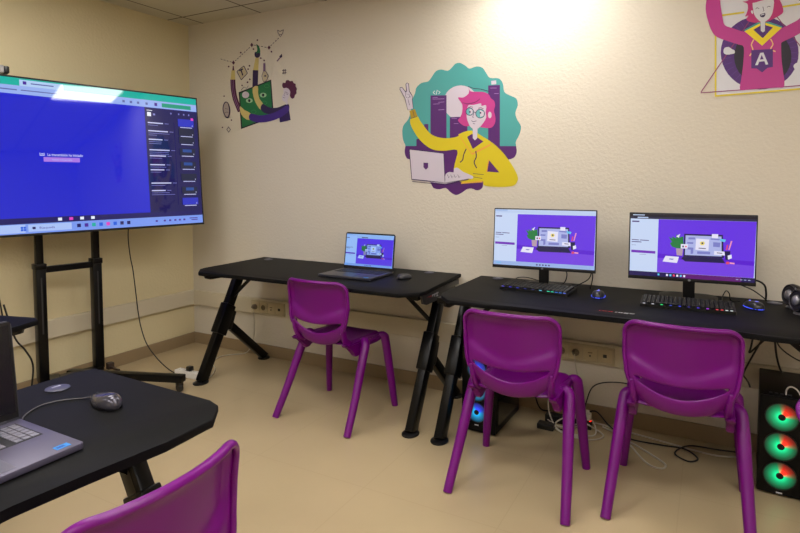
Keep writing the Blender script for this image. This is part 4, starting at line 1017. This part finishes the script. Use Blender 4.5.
cable('power_cable', 'cream cable from the socket strip down to the floor extension by the corner', [(.708,-.050,.38),(.715,-.062,.36),(.712,-.055,.28),(.70,-.045,.17),(.675,-.040,.09),(.64,-.045,.03),(.60,-.06,.006),(.55,-.11,.006),(.50,-.20,.006),(.56,-.33,.006),(.68,-.42,.006),(.76,-.52,.006),(.775,-.565,.006)], .004, cable_white)
cable('desk_cable', 'black cable hanging below the desk end at the left edge', [(.70,-1.78,.735),(.70,-1.735,.56),(.70,-1.69,.486),(.70,-1.654,.398),(.70,-1.665,.273),(.69,-1.68,.12),(.66,-1.70,.006),(.60,-1.8,.006)], .0045, cable_black)
cable('wall_cable', 'black cable on the wall above the desk end at the left edge', [(.035,-1.56,1.0),(.035,-1.50,.75),(.035,-1.475,.62),(.035,-1.46,.50),(.04,-1.45,.40),(.06,-1.46,.20),(.08,-1.5,.01)], .0045, cable_black)

def power_strip(label, loc, rz, m, n, red=False):
    t = thing('power_strip', label, 'power strip', loc, rz, 'power strips on the floor')
    L = .055*n+.03
    bm = BM(); box(bm, (0,-.026,.0), (L,.026,.042), 0, .005); obj('body', bm, m, t, smooth=True)
    for k in range(n):
        bm = BM(); M = Matrix.Translation((.035+.055*k,0,.0422))
        lathe(bm, [(.020,0),(.020,.001),(.017,.001),(.0165,.0003)], M, 16)
        for s in (-1,1): lathe(bm, [(.003,.0012),(.003,.0016)], Matrix.Translation((0,s*.009,0)) @ M, 6, 1)
        obj('outlet', bm, [m, black_plastic], t)
    if red:
        bm = BM(); box(bm, (L-.014,-.010,.042), (L-.004,.010,.048), 0, .001); obj('switch', bm, mat('red_switch', (255,40,20), .4, emit=2.5), t)
    return t
power_strip('white power strip on the floor near the corner by the desk foot', (.525,-.615,0), .03, white_plastic, 4)
power_strip('dark power strip with red switch among the tangled cords below the monitors', (2.96,-.13,0), .0, black_plastic, 4, True)
bm = BM(); M = Matrix.Translation((.64,-.61,.045)); box(bm, (.625,-.628,.0435), (.665,-.592,.075), 0, .006)
tag(obj('power_plug', bm, black_plastic), 'black plug in the white power strip near the corner', 'plug')
def wall_plug(x, label):
    bm = BM(); lathe(bm, [(.018,0),(.019,.012),(.013,.022),(.004,.034)], Matrix.Translation((x,-.0455,.384)) @ Matrix.Rotation(PI/2,4,'X'), 16)
    tag(obj('power_plug', bm, mat('plug_grey', (120,110,92), .5), smooth=True), label, 'plug', 'plugs in the wall sockets')
wall_plug(.711, 'cream-grey plug in the socket strip behind the laptop desk')
wall_plug(3.10, 'cream-grey plug in the socket strip between the two monitor chairs')
cable('power_cable', 'cream cable dropping from the socket strip between the monitor chairs', [(3.10,-.075,.384),(3.102,-.082,.36),(3.11,-.06,.28),(3.13,-.05,.15),(3.15,-.06,.05),(3.16,-.09,.010),(3.13,-.16,.008),(3.05,-.2,.008),(2.98,-.17,.02)], .0035, cable_white)
# tangle of cords behind the chairs
cable('power_cable', 'white cord coiled beside the dark power strip, with its long tail to the right', [(3.10,-.12,.06),(3.12,-.17,.09),(3.16,-.22,.05),(3.20,-.25,.008),(3.12,-.28,.008),(3.05,-.25,.012),(3.03,-.18,.02),(3.10,-.14,.05),(3.20,-.16,.03),(3.28,-.20,.008),(3.24,-.28,.008),(3.14,-.30,.012),(3.10,-.22,.02),(3.2,-.12,.03),(3.32,-.09,.012),(3.45,-.10,.006),(3.60,-.13,.006),(3.70,-.15,.006),(3.80,-.16,.006),(3.90,-.12,.006)], .0042, cable_white, n=7)
cable('power_cable', 'white cord making a loose loop on the floor left of the right chair', [(3.26,-.10,.012),(3.36,-.16,.008),(3.42,-.25,.006),(3.48,-.36,.006),(3.53,-.42,.006),(3.58,-.42,.006),(3.585,-.37,.006),(3.53,-.31,.006),(3.46,-.25,.008),(3.40,-.22,.015),(3.33,-.17,.02)], .0045, cable_white, n=7)
cable('power_cable', 'white cord standing in a loop over the dark power strip', [(3.02,-.13,.06),(3.02,-.15,.14),(3.0,-.14,.18),(2.98,-.16,.13),(3.0,-.2,.06),(3.06,-.25,.01),(3.16,-.26,.008),(3.24,-.22,.010),(3.22,-.15,.05),(3.17,-.13,.06)], .0038, cable_white, n=7)
cable('power_cable', 'black cable running from the blue-lit computer to the dark power strip', [(2.86,-.06,.22),(2.87,-.05,.15),(2.88,-.06,.10),(2.90,-.08,.06),(2.93,-.10,.04),(2.98,-.13,.055)], .0045, cable_black)
cable('power_cable', 'black cable arching out of the cord tangle towards the right chair', [(3.16,-.10,.06),(3.17,-.08,.13),(3.20,-.06,.21),(3.28,-.05,.245),(3.40,-.05,.25),(3.55,-.05,.20)], .0035, cable_black)
cable('power_cable', 'black cable lying along the skirting behind the right chair', [(3.14,-.12,.05),(3.22,-.10,.09),(3.30,-.12,.03),(3.40,-.17,.007),(3.55,-.17,.007),(3.66,-.16,.007),(3.72,-.24,.007),(3.68,-.29,.007),(3.62,-.24,.012),(3.68,-.14,.02),(3.80,-.09,.007),(3.95,-.06,.007)], .004, cable_black)
bm = BM(); box(bm, (3.165,-.145,.045), (3.205,-.115,.085), 0, .006); box(bm, (3.175,-.137,.08), (3.195,-.123,.10), 0, .004)
tag(obj('power_plug', bm, mat('plug_white', (190,184,170), .5)), 'white plug beside the red switch in the cord tangle', 'plug')

bm = BM(); box(bm, (2.945,-.27,0), (3.035,-.215,.032), 0, .006)
tag(obj('power_adapter', bm, black_plastic), 'black power adapter brick on the floor left of the tangled cords', 'adapter')
cable('power_cable', 'thin black cord from the adapter brick into the cord tangle', [(3.033,-.24,.016),(3.055,-.235,.01),(3.09,-.225,.006),(3.12,-.20,.03),(3.10,-.16,.05)], .003, cable_black)

# monitor leads
cable('monitor_cable', 'thin lead from behind the left monitor curving to the desk, inner one', [(3.06,-.235,.90),(3.075,-.19,.85),(3.06,-.15,.80),(3.03,-.12,.768)], .003, cable_black)
cable('monitor_cable', 'lead from behind the left monitor looping down at its right corner', [(3.19,-.235,.89),(3.20,-.19,.86),(3.18,-.15,.82),(3.14,-.13,.79),(3.10,-.14,.768)], .003, cable_black)
cable('monitor_cable', 'lead hanging straight from the right corner of the left monitor', [(3.20,-.23,.89),(3.21,-.20,.85),(3.20,-.17,.80),(3.19,-.15,.768)], .003, cable_black)
cable('monitor_cable', 'thick black lead arching from the right monitor over to the back edge', [(3.82,-.22,.90),(3.88,-.19,.885),(3.94,-.13,.875),(3.975,-.09,.85),(3.985,-.07,.81),(3.985,-.06,.768)], .0045, cable_black)
cable('monitor_cable', 'thin black lead sloping from the right monitor to the desk grommet', [(3.82,-.22,.89),(3.86,-.18,.862),(3.92,-.12,.83),(3.96,-.09,.80),(3.99,-.085,.774)], .003, cable_black)
cable('keyboard_cable', 'small black cord arch behind the rainbow keyboard', [(3.80,-.27,.79),(3.80,-.24,.80),(3.815,-.2,.825),(3.83,-.17,.81),(3.84,-.15,.772),(3.88,-.12,.768)], .0025, cable_black)
cable('keyboard_cable', 'small black cord arch behind the compact keyboard', [(2.80,-.215,.785),(2.80,-.18,.80),(2.84,-.14,.80),(2.90,-.12,.785),(2.96,-.10,.768)], .0025, cable_black)
# leads hanging under the right desk
cable('hanging_cable', 'black cable making a sharp V below the right part of the monitor desk', [(3.930,-.3,.69),(3.918,-.3,.60),(3.912,-.3,.572),(3.93,-.3,.59),(3.985,-.3,.66),(4.0,-.3,.69)], .004, cable_black)
cable('hanging_cable', 'black cable dropping in an angle behind the green-lit computer', [(3.99,-.25,.69),(3.96,-.25,.62),(3.915,-.22,.50),(3.898,-.2,.44),(3.91,-.17,.41),(3.925,-.10,.37),(3.935,-.03,.33)], .004, cable_black)
cable('hanging_cable', 'black cable running down to the top of the green-lit computer', [(4.00,-.25,.69),(4.01,-.24,.64),(4.02,-.23,.56),(4.035,-.2,.50),(4.05,-.16,.46)], .0045, cable_black)
cable('hanging_cable', 'thin black cable slanting right above the green-lit computer', [(4.01,-.25,.66),(4.03,-.24,.60),(4.09,-.22,.55),(4.15,-.2,.53),(4.22,-.18,.55)], .003, cable_black)

# ------------------------------------------------------------------ computers
def fan_mat(name, base, hot, wedge):
    m = bpy.data.materials.new(name); m.use_nodes = True; nt = m.node_tree; N = nt.nodes; Lk = nt.links
    b_ = N['Principled BSDF']; b_.inputs['Base Color'].default_value = (.01,.01,.01,1); b_.inputs['Roughness'].default_value = .35
    tc = N.new('ShaderNodeTexCoord'); gr = N.new('ShaderNodeTexGradient'); gr.gradient_type = 'RADIAL'
    r1 = N.new('ShaderNodeValToRGB'); e = r1.color_ramp.elements
    e[0].position = 0; e[0].color = (*lin(base),1); e[1].position = 1; e[1].color = (*lin(base),1)
    if wedge:
        for p, c in ((wedge[0]-.07,base),(wedge[0]+.02,hot),(wedge[1]-.02,hot),(wedge[1]+.07,base)):
            x = e.new(p); x.color = (*lin(c),1)
    ln = N.new('ShaderNodeVectorMath'); ln.operation = 'LENGTH'
    r2 = N.new('ShaderNodeValToRGB'); e = r2.color_ramp.elements
    e[0].position = .016; e[0].color = (1.7,1.7,1.7,1); e[1].position = .057; e[1].color = (.07,.07,.07,1)
    x = e.new(.030); x.color = (.75,.75,.75,1); x = e.new(.045); x.color = (.28,.28,.28,1)
    mx = N.new('ShaderNodeMix'); mx.data_type = 'RGBA'; mx.blend_type = 'MULTIPLY'; mx.inputs[0].default_value = 1; mx.clamp_result = False
    Lk.new(tc.outputs['Object'], gr.inputs[0]); Lk.new(tc.outputs['Object'], ln.inputs[0]); Lk.new(gr.outputs[0], r1.inputs[0]); Lk.new(ln.outputs['Value'], r2.inputs[0])
    Lk.new(r1.outputs[0], mx.inputs[6]); Lk.new(r2.outputs[0], mx.inputs[7]); Lk.new(mx.outputs[2], b_.inputs['Emission Color']); b_.inputs['Emission Strength'].default_value = 1.1
    return m
def tower(label, loc, rz, W, D, Ht, zs, fx, fr, fm_, label_z=None):
    """front-left-bottom corner at loc, front facing -y"""
    t = thing('desktop_computer', label, 'computer', loc, rz, 'gaming desktop computers')
    bm = BM(); box(bm, (0,.012,.012), (W,D,Ht), 0, .004); c = obj('case', bm, mat('case_black', (4,4,5), .4, spec=.2), t, smooth=True)
    bm = BM(); box(bm, (.002,.0,.010), (W-.002,.012,Ht-.004), 0, .003); f = obj('front_panel', bm, black_gloss, t, smooth=True)
    bm = BM(); box(bm, (W-.001,.03,.05), (W+.002,D-.02,Ht-.02)); obj('side_glass', bm, mat('tinted_glass_panel', (12,12,18), .08), t)
    bm = BM(); 
    for k in range(3): box(bm, (.035+.02*k,.03,Ht), (.047+.02*k,.040,Ht+.002), 0)
    box(bm, (.10,.028,Ht), (.116,.044,Ht+.003), 0, .001)
    obj('top_ports', bm, mat('port_grey', (70,70,80), .4), t)
    bm = BM()
    for sx in (.03,W-.03):
        for sy in (.05,D-.05): lathe(bm, [(.016,0),(.018,.012)], Matrix.Translation((sx,sy,.0)), 12)
    obj('case_foot', bm, black_plastic, t)
    for z in zs:
        bm = BM(); lathe(bm, [(.013,0),(fr,0)], None, 32, 0, False)
        fn = obj('fan', bm, fm_, t, (fx,-.0015,z), (PI/2,0,0), auto='raw')
        bm = BM(); lathe(bm, [(.013,-.0),(.0135,.003),(.010,.004),(.0001,.0042)], None, 20); obj('fan_hub', bm, black_plastic, fn, smooth=True)
        bm = BM(); lathe(bm, [(fr,-.0005),(fr,.004),(fr+.004,.004),(fr+.004,-.0005)], None, 32, 0, False); obj('fan_ring', bm, black_plastic, fn, smooth=True)
    bm = BM(); add_text(bm, 'ATX', .010, Matrix.Translation((fx-.011,-.0012,min(zs)-fr-.022)) @ Matrix.Rotation(PI/2,4,'X')) if False else box(bm, (fx-.011,-.0012,min(zs)-fr-.020), (fx+.011,-.0004,min(zs)-fr-.014))
    obj('maker_badge', bm, LOGO_W, t)
    return t
blue_fan = fan_mat('fan_light_blue', (20,140,190), (40,60,220), (.55,.8))
green_fan = fan_mat('fan_light_green', (0,190,120), (255,50,30), (.56,.72))
tower('black computer tower with blue glowing fans behind the chair at the left monitor', (2.592,-.478,0), -.02, .195, .385, .46, (.115,.230,.345), .088, .052, blue_fan)
tower('black computer tower with three green and red glowing fans at the right edge', (3.948,-.428,0), -.06, .235, .39, .435, (.093,.220,.347), .082, .058, green_fan)
cable('headset_cable', 'white cord arching out of the top of the green-lit computer', [(4.045,-.40,.425),(4.045,-.40,.455),(4.058,-.405,.474),(4.08,-.41,.468),(4.10,-.42,.44),(4.125,-.43,.42),(4.18,-.45,.40)], .0032, mat('bright_white_cable', (225,225,225), .5))

# ------------------------------------------------------------------ speakers
for i, (x, y, lb) in enumerate(((4.092,-.150,'small round black speaker at the right edge of the monitor desk, rear one'),(4.106,-.285,'small round black speaker at the right edge of the monitor desk, front one'))):
    t = thing('speaker', lb, 'speaker', (x,y,.765), -1.08, 'pair of round desk speakers')
    R = Matrix.Translation((0,0,.056)) @ Matrix.Rotation(PI/2-.15,4,'X')
    bm = BM(); lathe(bm, [(.038,.030),(.049,.026),(.052,.016),(.050,.0),(.040,-.025),(.024,-.045),(.002,-.050)], R, 28, 0); obj('shell', bm, mat('speaker_black', (16,14,20), .25), t, smooth='all')
    bm = BM(); lathe(bm, [(.046,.027),(.048,.031),(.044,.034),(.041,.031)], R, 28, 0, False); obj('rim', bm, mat('speaker_rim', (60,58,66), .25, metal=.5), t, smooth='all')
    bm = BM(); lathe(bm, [(.039,.0305),(.024,.0312)], R, 28, 0); obj('cone', bm, mat('speaker_cone', (24,20,30), .5), t, smooth=True)
    bm = BM(); lathe(bm, [(.024,.0313),(.021,.038),(.012,.043),(.001,.0445)], R, 24, 0, True); obj('dust_cap', bm, silver, t, smooth='all')
    bm = BM(); lathe(bm, [(.034,0),(.036,.004),(.020,.010),(.012,.016)], None, 20, 0); obj('foot', bm, silver, t, smooth=True)

# ------------------------------------------------------------------ television on its stand
TYAW, TTIL = .182, .070
TK_ = .9643                                     # 72-inch class panel
TR = Vector((.440,-.322,1.942))
al = Vector((-math.sin(TYAW),-math.cos(TYAW),0)); nn = Vector((math.cos(TYAW)*math.cos(TTIL),-math.sin(TYAW)*math.cos(TTIL),math.sin(TTIL)))
upv = nn.cross(-al); 
if upv.z < 0: upv = -upv
TW, TH = 1.68, .9526          # drawn at 1.68 m and scaled to its real width
rot = Matrix((-al, upv, nn)).transposed()      # local x = right as seen, y = up, z = out of the screen
org = TR + al*TW*TK_ - upv*TH*TK_                       # lower-left corner as seen
tvo = thing('television', 'large television with a blue video-call page in the left corner', 'television')
tvo.matrix_world = Matrix.Translation(org) @ rot.to_4x4() @ Matrix.Scale(TK_, 4)
bm = BM(); box(bm, (0,0,-.03), (TW,TH,0), 0, .004); box(bm, (.3,.18,-.075), (TW-.3,TH-.2,-.03), 0, .02); obj('housing', bm, black_plastic, tvo, smooth=True)
bm = BM()
for lo, hi in (((0,0,0),(TW,.014,.003)),((0,TH-.010,0),(TW,TH,.003)),((0,.014,0),(.009,TH-.01,.003)),((TW-.009,.014,0),(TW,TH-.01,.003))): box(bm, lo, hi, 0, .001)
obj('bezel', bm, mat('tv_bezel', (12,12,14), .3), tvo)
TVC = dict(main=(14,28,200), teal=(0,172,158), light=(150,176,236), lighter=(176,204,240), navy=(10,6,92), side=(9,10,84), txt=(120,124,200), txtw=(196,200,240), thumb=(10,24,60), thumb2=(20,70,150), thumb3=(30,44,190),
   btn=(170,120,226), task=(118,150,236), taskl=(168,192,244), win=(20,90,220), pink=(220,60,190), white=(232,236,250), darkp=(70,30,150), green=(20,150,120), greyb=(90,100,170))
TK = list(TVC)
bm = BM(); cnt = [0]
def tr(c, u0, v0, u1, v1):
    z = .0006+.00006*cnt[0]; cnt[0] += 1
    f = bm.faces.new([bm.verts.new((u, TH-v, z)) for u, v in ((u0,v1),(u1,v1),(u1,v0),(u0,v0))]); f.material_index = TK.index(c)
def tt(c, s, u, v, size, width=None, bold=False):
    add_text(bm, s, size, Matrix.Translation((u, TH-v, .0006+.00006*cnt[0])), TK.index(c), width, bold); cnt[0] += 1
tr('main', .008,.010,TW-.008,TH-.014)
tr('teal', .009,.010,TW-.009,.055); tr('light', .009,.055,TW-.009,.106); tr('lighter', .515,.018,.755,.055)
tr('darkp', .533,.026,.552,.045); tr('greyb', .575,.033,.70,.040); tr('greyb', .18,.033,.34,.039); tr('greyb', .12,.078,.50,.085); tr('greyb', .52,.078,.72,.084)
tr('green', 1.40,.068,1.625,.096); tr('darkp', 1.345,.070,1.365,.092)
for u in (1.12,1.17,1.22,1.28): tr('greyb', u,.074,u+.016,.090)
tr('navy', .009,.845,TW-.009,.880); tr('side', 1.27,.108,TW-.009,.846)
tr('task', .009,.880,TW-.009,.939); tr('taskl', .014,.884,.5,.932); tr('taskl', .515,.886,.755,.928)
tr('white', 1.285,.125,1.325,.129); tr('white', 1.287,.140,1.315,.168); tr('txt', 1.33,.147,1.345,.160)
for u in (1.46,1.52,1.56,1.60): tr('txt', u,.130,u+.010,.142)
random.seed(3)
for k, v in enumerate((.214,.271,.331,.405,.447,.510,.546,.640,.693)):
    w = .10+.05*random.random(); tr('txtw', 1.288,v-.004,1.288+w,v+.004); tr('txt', 1.30+w,v-.002,1.33+w,v+.002)
    for q in range(random.choice((1,2,1))): tr('txt', 1.288,v+.015+.013*q,1.288+.05+.17*random.random(),v+.018+.013*q)
tr('navy', 1.484,.20,1.488,.80)
for k, v in enumerate((.170,.241,.300,.386,.483,.572,.668,.750)):
    h = .050 if k else .055
    tr('thumb3' if k in (0,7) else 'thumb', 1.515,v,1.64,v+h); 
    if k in (3,4,6): tr('thumb2', 1.53+.01*k*.3,v+.006,1.61,v+h*.55)
    if k == 0: tr('pink', 1.618,v-.012,1.638,v+.006)
    tr('txtw', 1.53,v+h+.004,1.625,v+h+.009); tr('txtw', 1.625,v+h-.014,1.629,v+h-.004)
tt('txtw', 'La transmisión ha iniciado', .640,.470, .024, .205, True)
tr('btn', .618,.478,.825,.506); tt('lighter', 'Volver a la pantalla', .665,.497,.014,.115)
for a, b_ in (((.598,.452),(.602,.470)),((.602,.466),(.622,.470)),((.620,.452),(.624,.470)),((.606,.456),(.618,.462))): tr('txtw', a[0],a[1],b_[0],b_[1])
for u, c in ((.678,'white'),(.742,'pink'),(.806,'white'),(.872,'white')): tr(c, u,.852,u+.022,.870)
tr('win', .474,.896,.487,.908); tr('win', .489,.896,.502,.908); tr('win', .474,.910,.487,.922); tr('win', .489,.910,.502,.922)
tt('darkp', 'Búsqueda', .572,.914,.020,.085)
tr('navy', .535,.900,.552,.914)
for k, c in enumerate(('navy','darkp','teal','win','pink','win','navy','navy')): tr(c, .785+.045*k,.896,.807+.045*k,.918)
for u in (1.30,1.36,1.40,1.44,1.475,1.51): tr('darkp', u,.902,u+.016,.914)
tr('darkp', 1.56,.897,1.625,.903); tr('darkp', 1.575,.909,1.625,.915)
def tvm(k):
    m = mat('tv_'+k, TVC[k], .12, emit=SCREEN*1.0)
    b_ = m.node_tree.nodes['Principled BSDF']; b_.inputs['Roughness'].default_value = .04; b_.inputs['Specular IOR Level'].default_value = .6
    return m
obj('screen', bm, [tvm(k) for k in TK], tvo, auto='raw')
# camera bar on top of the television
t = thing('video_camera_bar', 'silver camera bar with black end on top of the television', 'camera'); t.matrix_world = Matrix.Translation(org + (-al)*.19 + upv*(TH*TK_+.001) - nn*.02) @ rot.to_4x4()
bm = BM(); box(bm, (0,.006,-.03), (.235,.052,.03), 0, .006); obj('body', bm, mat('bar_silver', (150,148,146), .35), t, smooth=True)
bm = BM(); box(bm, (.2352,.008,-.028), (.262,.050,.028), 0, .008); obj('end_cap', bm, black_plastic, t, smooth=True)
bm = BM(); box(bm, (.05,-.001,-.012), (.16,.007,.012)); obj('clip', bm, black_plastic, t)

# stand
ts = thing('television_stand', 'black steel trolley stand carrying the television', 'television stand', (.30,-1.11,0), -TYAW)
# local: x = out of the screen (towards the room), y = along the wall
sb = Vector((.30,-1.11,0)); Ri = Matrix.Rotation(TYAW,3,'Z')
def tl(p): return Ri @ (Vector(p)-sb)
pr = tl((.192,-.970,0)); pl = tl((.137,-1.298,0))
for k, p in enumerate((pr, pl)):
    bm = BM(); box(bm, (p.x-.03,p.y-.028,.10), (p.x+.03,p.y+.028,.83), 0, .005); box(bm, (p.x-.021,p.y-.020,.83), (p.x+.021,p.y+.020,1.55), 0, .004)
    box(bm, (p.x-.034,p.y-.032,.80), (p.x+.034,p.y+.032,.835), 0, .004)
    for q in range(10): box(bm, (p.x+.0295,p.y-.004,.40+.035*q), (p.x+.0305,p.y+.004,.435+.035*q), 1)
    o = obj('post', bm, [black_metal, mat('slot_grey', (40,40,42), .5)], ts, smooth=True)
bm = BM(); box(bm, (pl.x-.012,pl.y+.028,.775), (pl.x+.012,pr.y-.028,.815), 0, .003); obj('crossbar', bm, black_metal, ts)
bm = BM(); box(bm, (pl.x-.02,pl.y+.02,1.30), (pl.x+.02,pr.y-.02,1.36), 0, .003); obj('crossbar', bm, black_metal, ts)
bm = BM(); box(bm, (pr.x+.031,-.30,1.22), (pr.x+.045,.30,1.50), 0, .003); obj('mount_plate', bm, black_metal, ts)
bm = BM(); box(bm, (pl.x-.03,pl.y-.02,.06), (pl.x+.03,pr.y+.02,.11), 0, .004); obj('base_bar', bm, black_metal, ts)
for k, (p, e) in enumerate(((tl((.20,-1.066,0)), tl((.835,-.822,0))), (tl((.18,-1.25,0)), tl((.72,-1.52,0))))):
    bm = BM(); beam(bm, (p.x-.1,p.y-(.1*(e.y-p.y)/(e.x-p.x)),.088), (e.x,e.y,.088), .055, .045, 0, .004, side=(0,1,0))
    ft = obj('foot_rail', bm, black_metal, ts, smooth=True)
    d = (e-p).normalized()
    for ee in (e-d*.03, p-d*.06):
        bm = BM(); lathe(bm, [(.026,-.012),(.029,-.008),(.029,.008),(.026,.012)], Matrix.Translation((ee.x,ee.y,.029)) @ Matrix.Rotation(PI/2,4,'X'), 18)
        box(bm, (ee.x-.02,ee.y-.018,.04), (ee.x+.02,ee.y+.018,.067), 0, .005); obj('caster', bm, black_plastic, ft, smooth=True)

bm = BM(); q = tl((.232,-.925,0)); box(bm, (q.x-.02,q.y-.012,.08), (q.x+.02,q.y+.03,.125), 0, .006); beam(bm, (q.x,q.y,.10), (q.x+.15,q.y+.0,.105), .014, .012)
obj('brake_lever', bm, mat('lever_brown', (48,34,28), .5), ts)
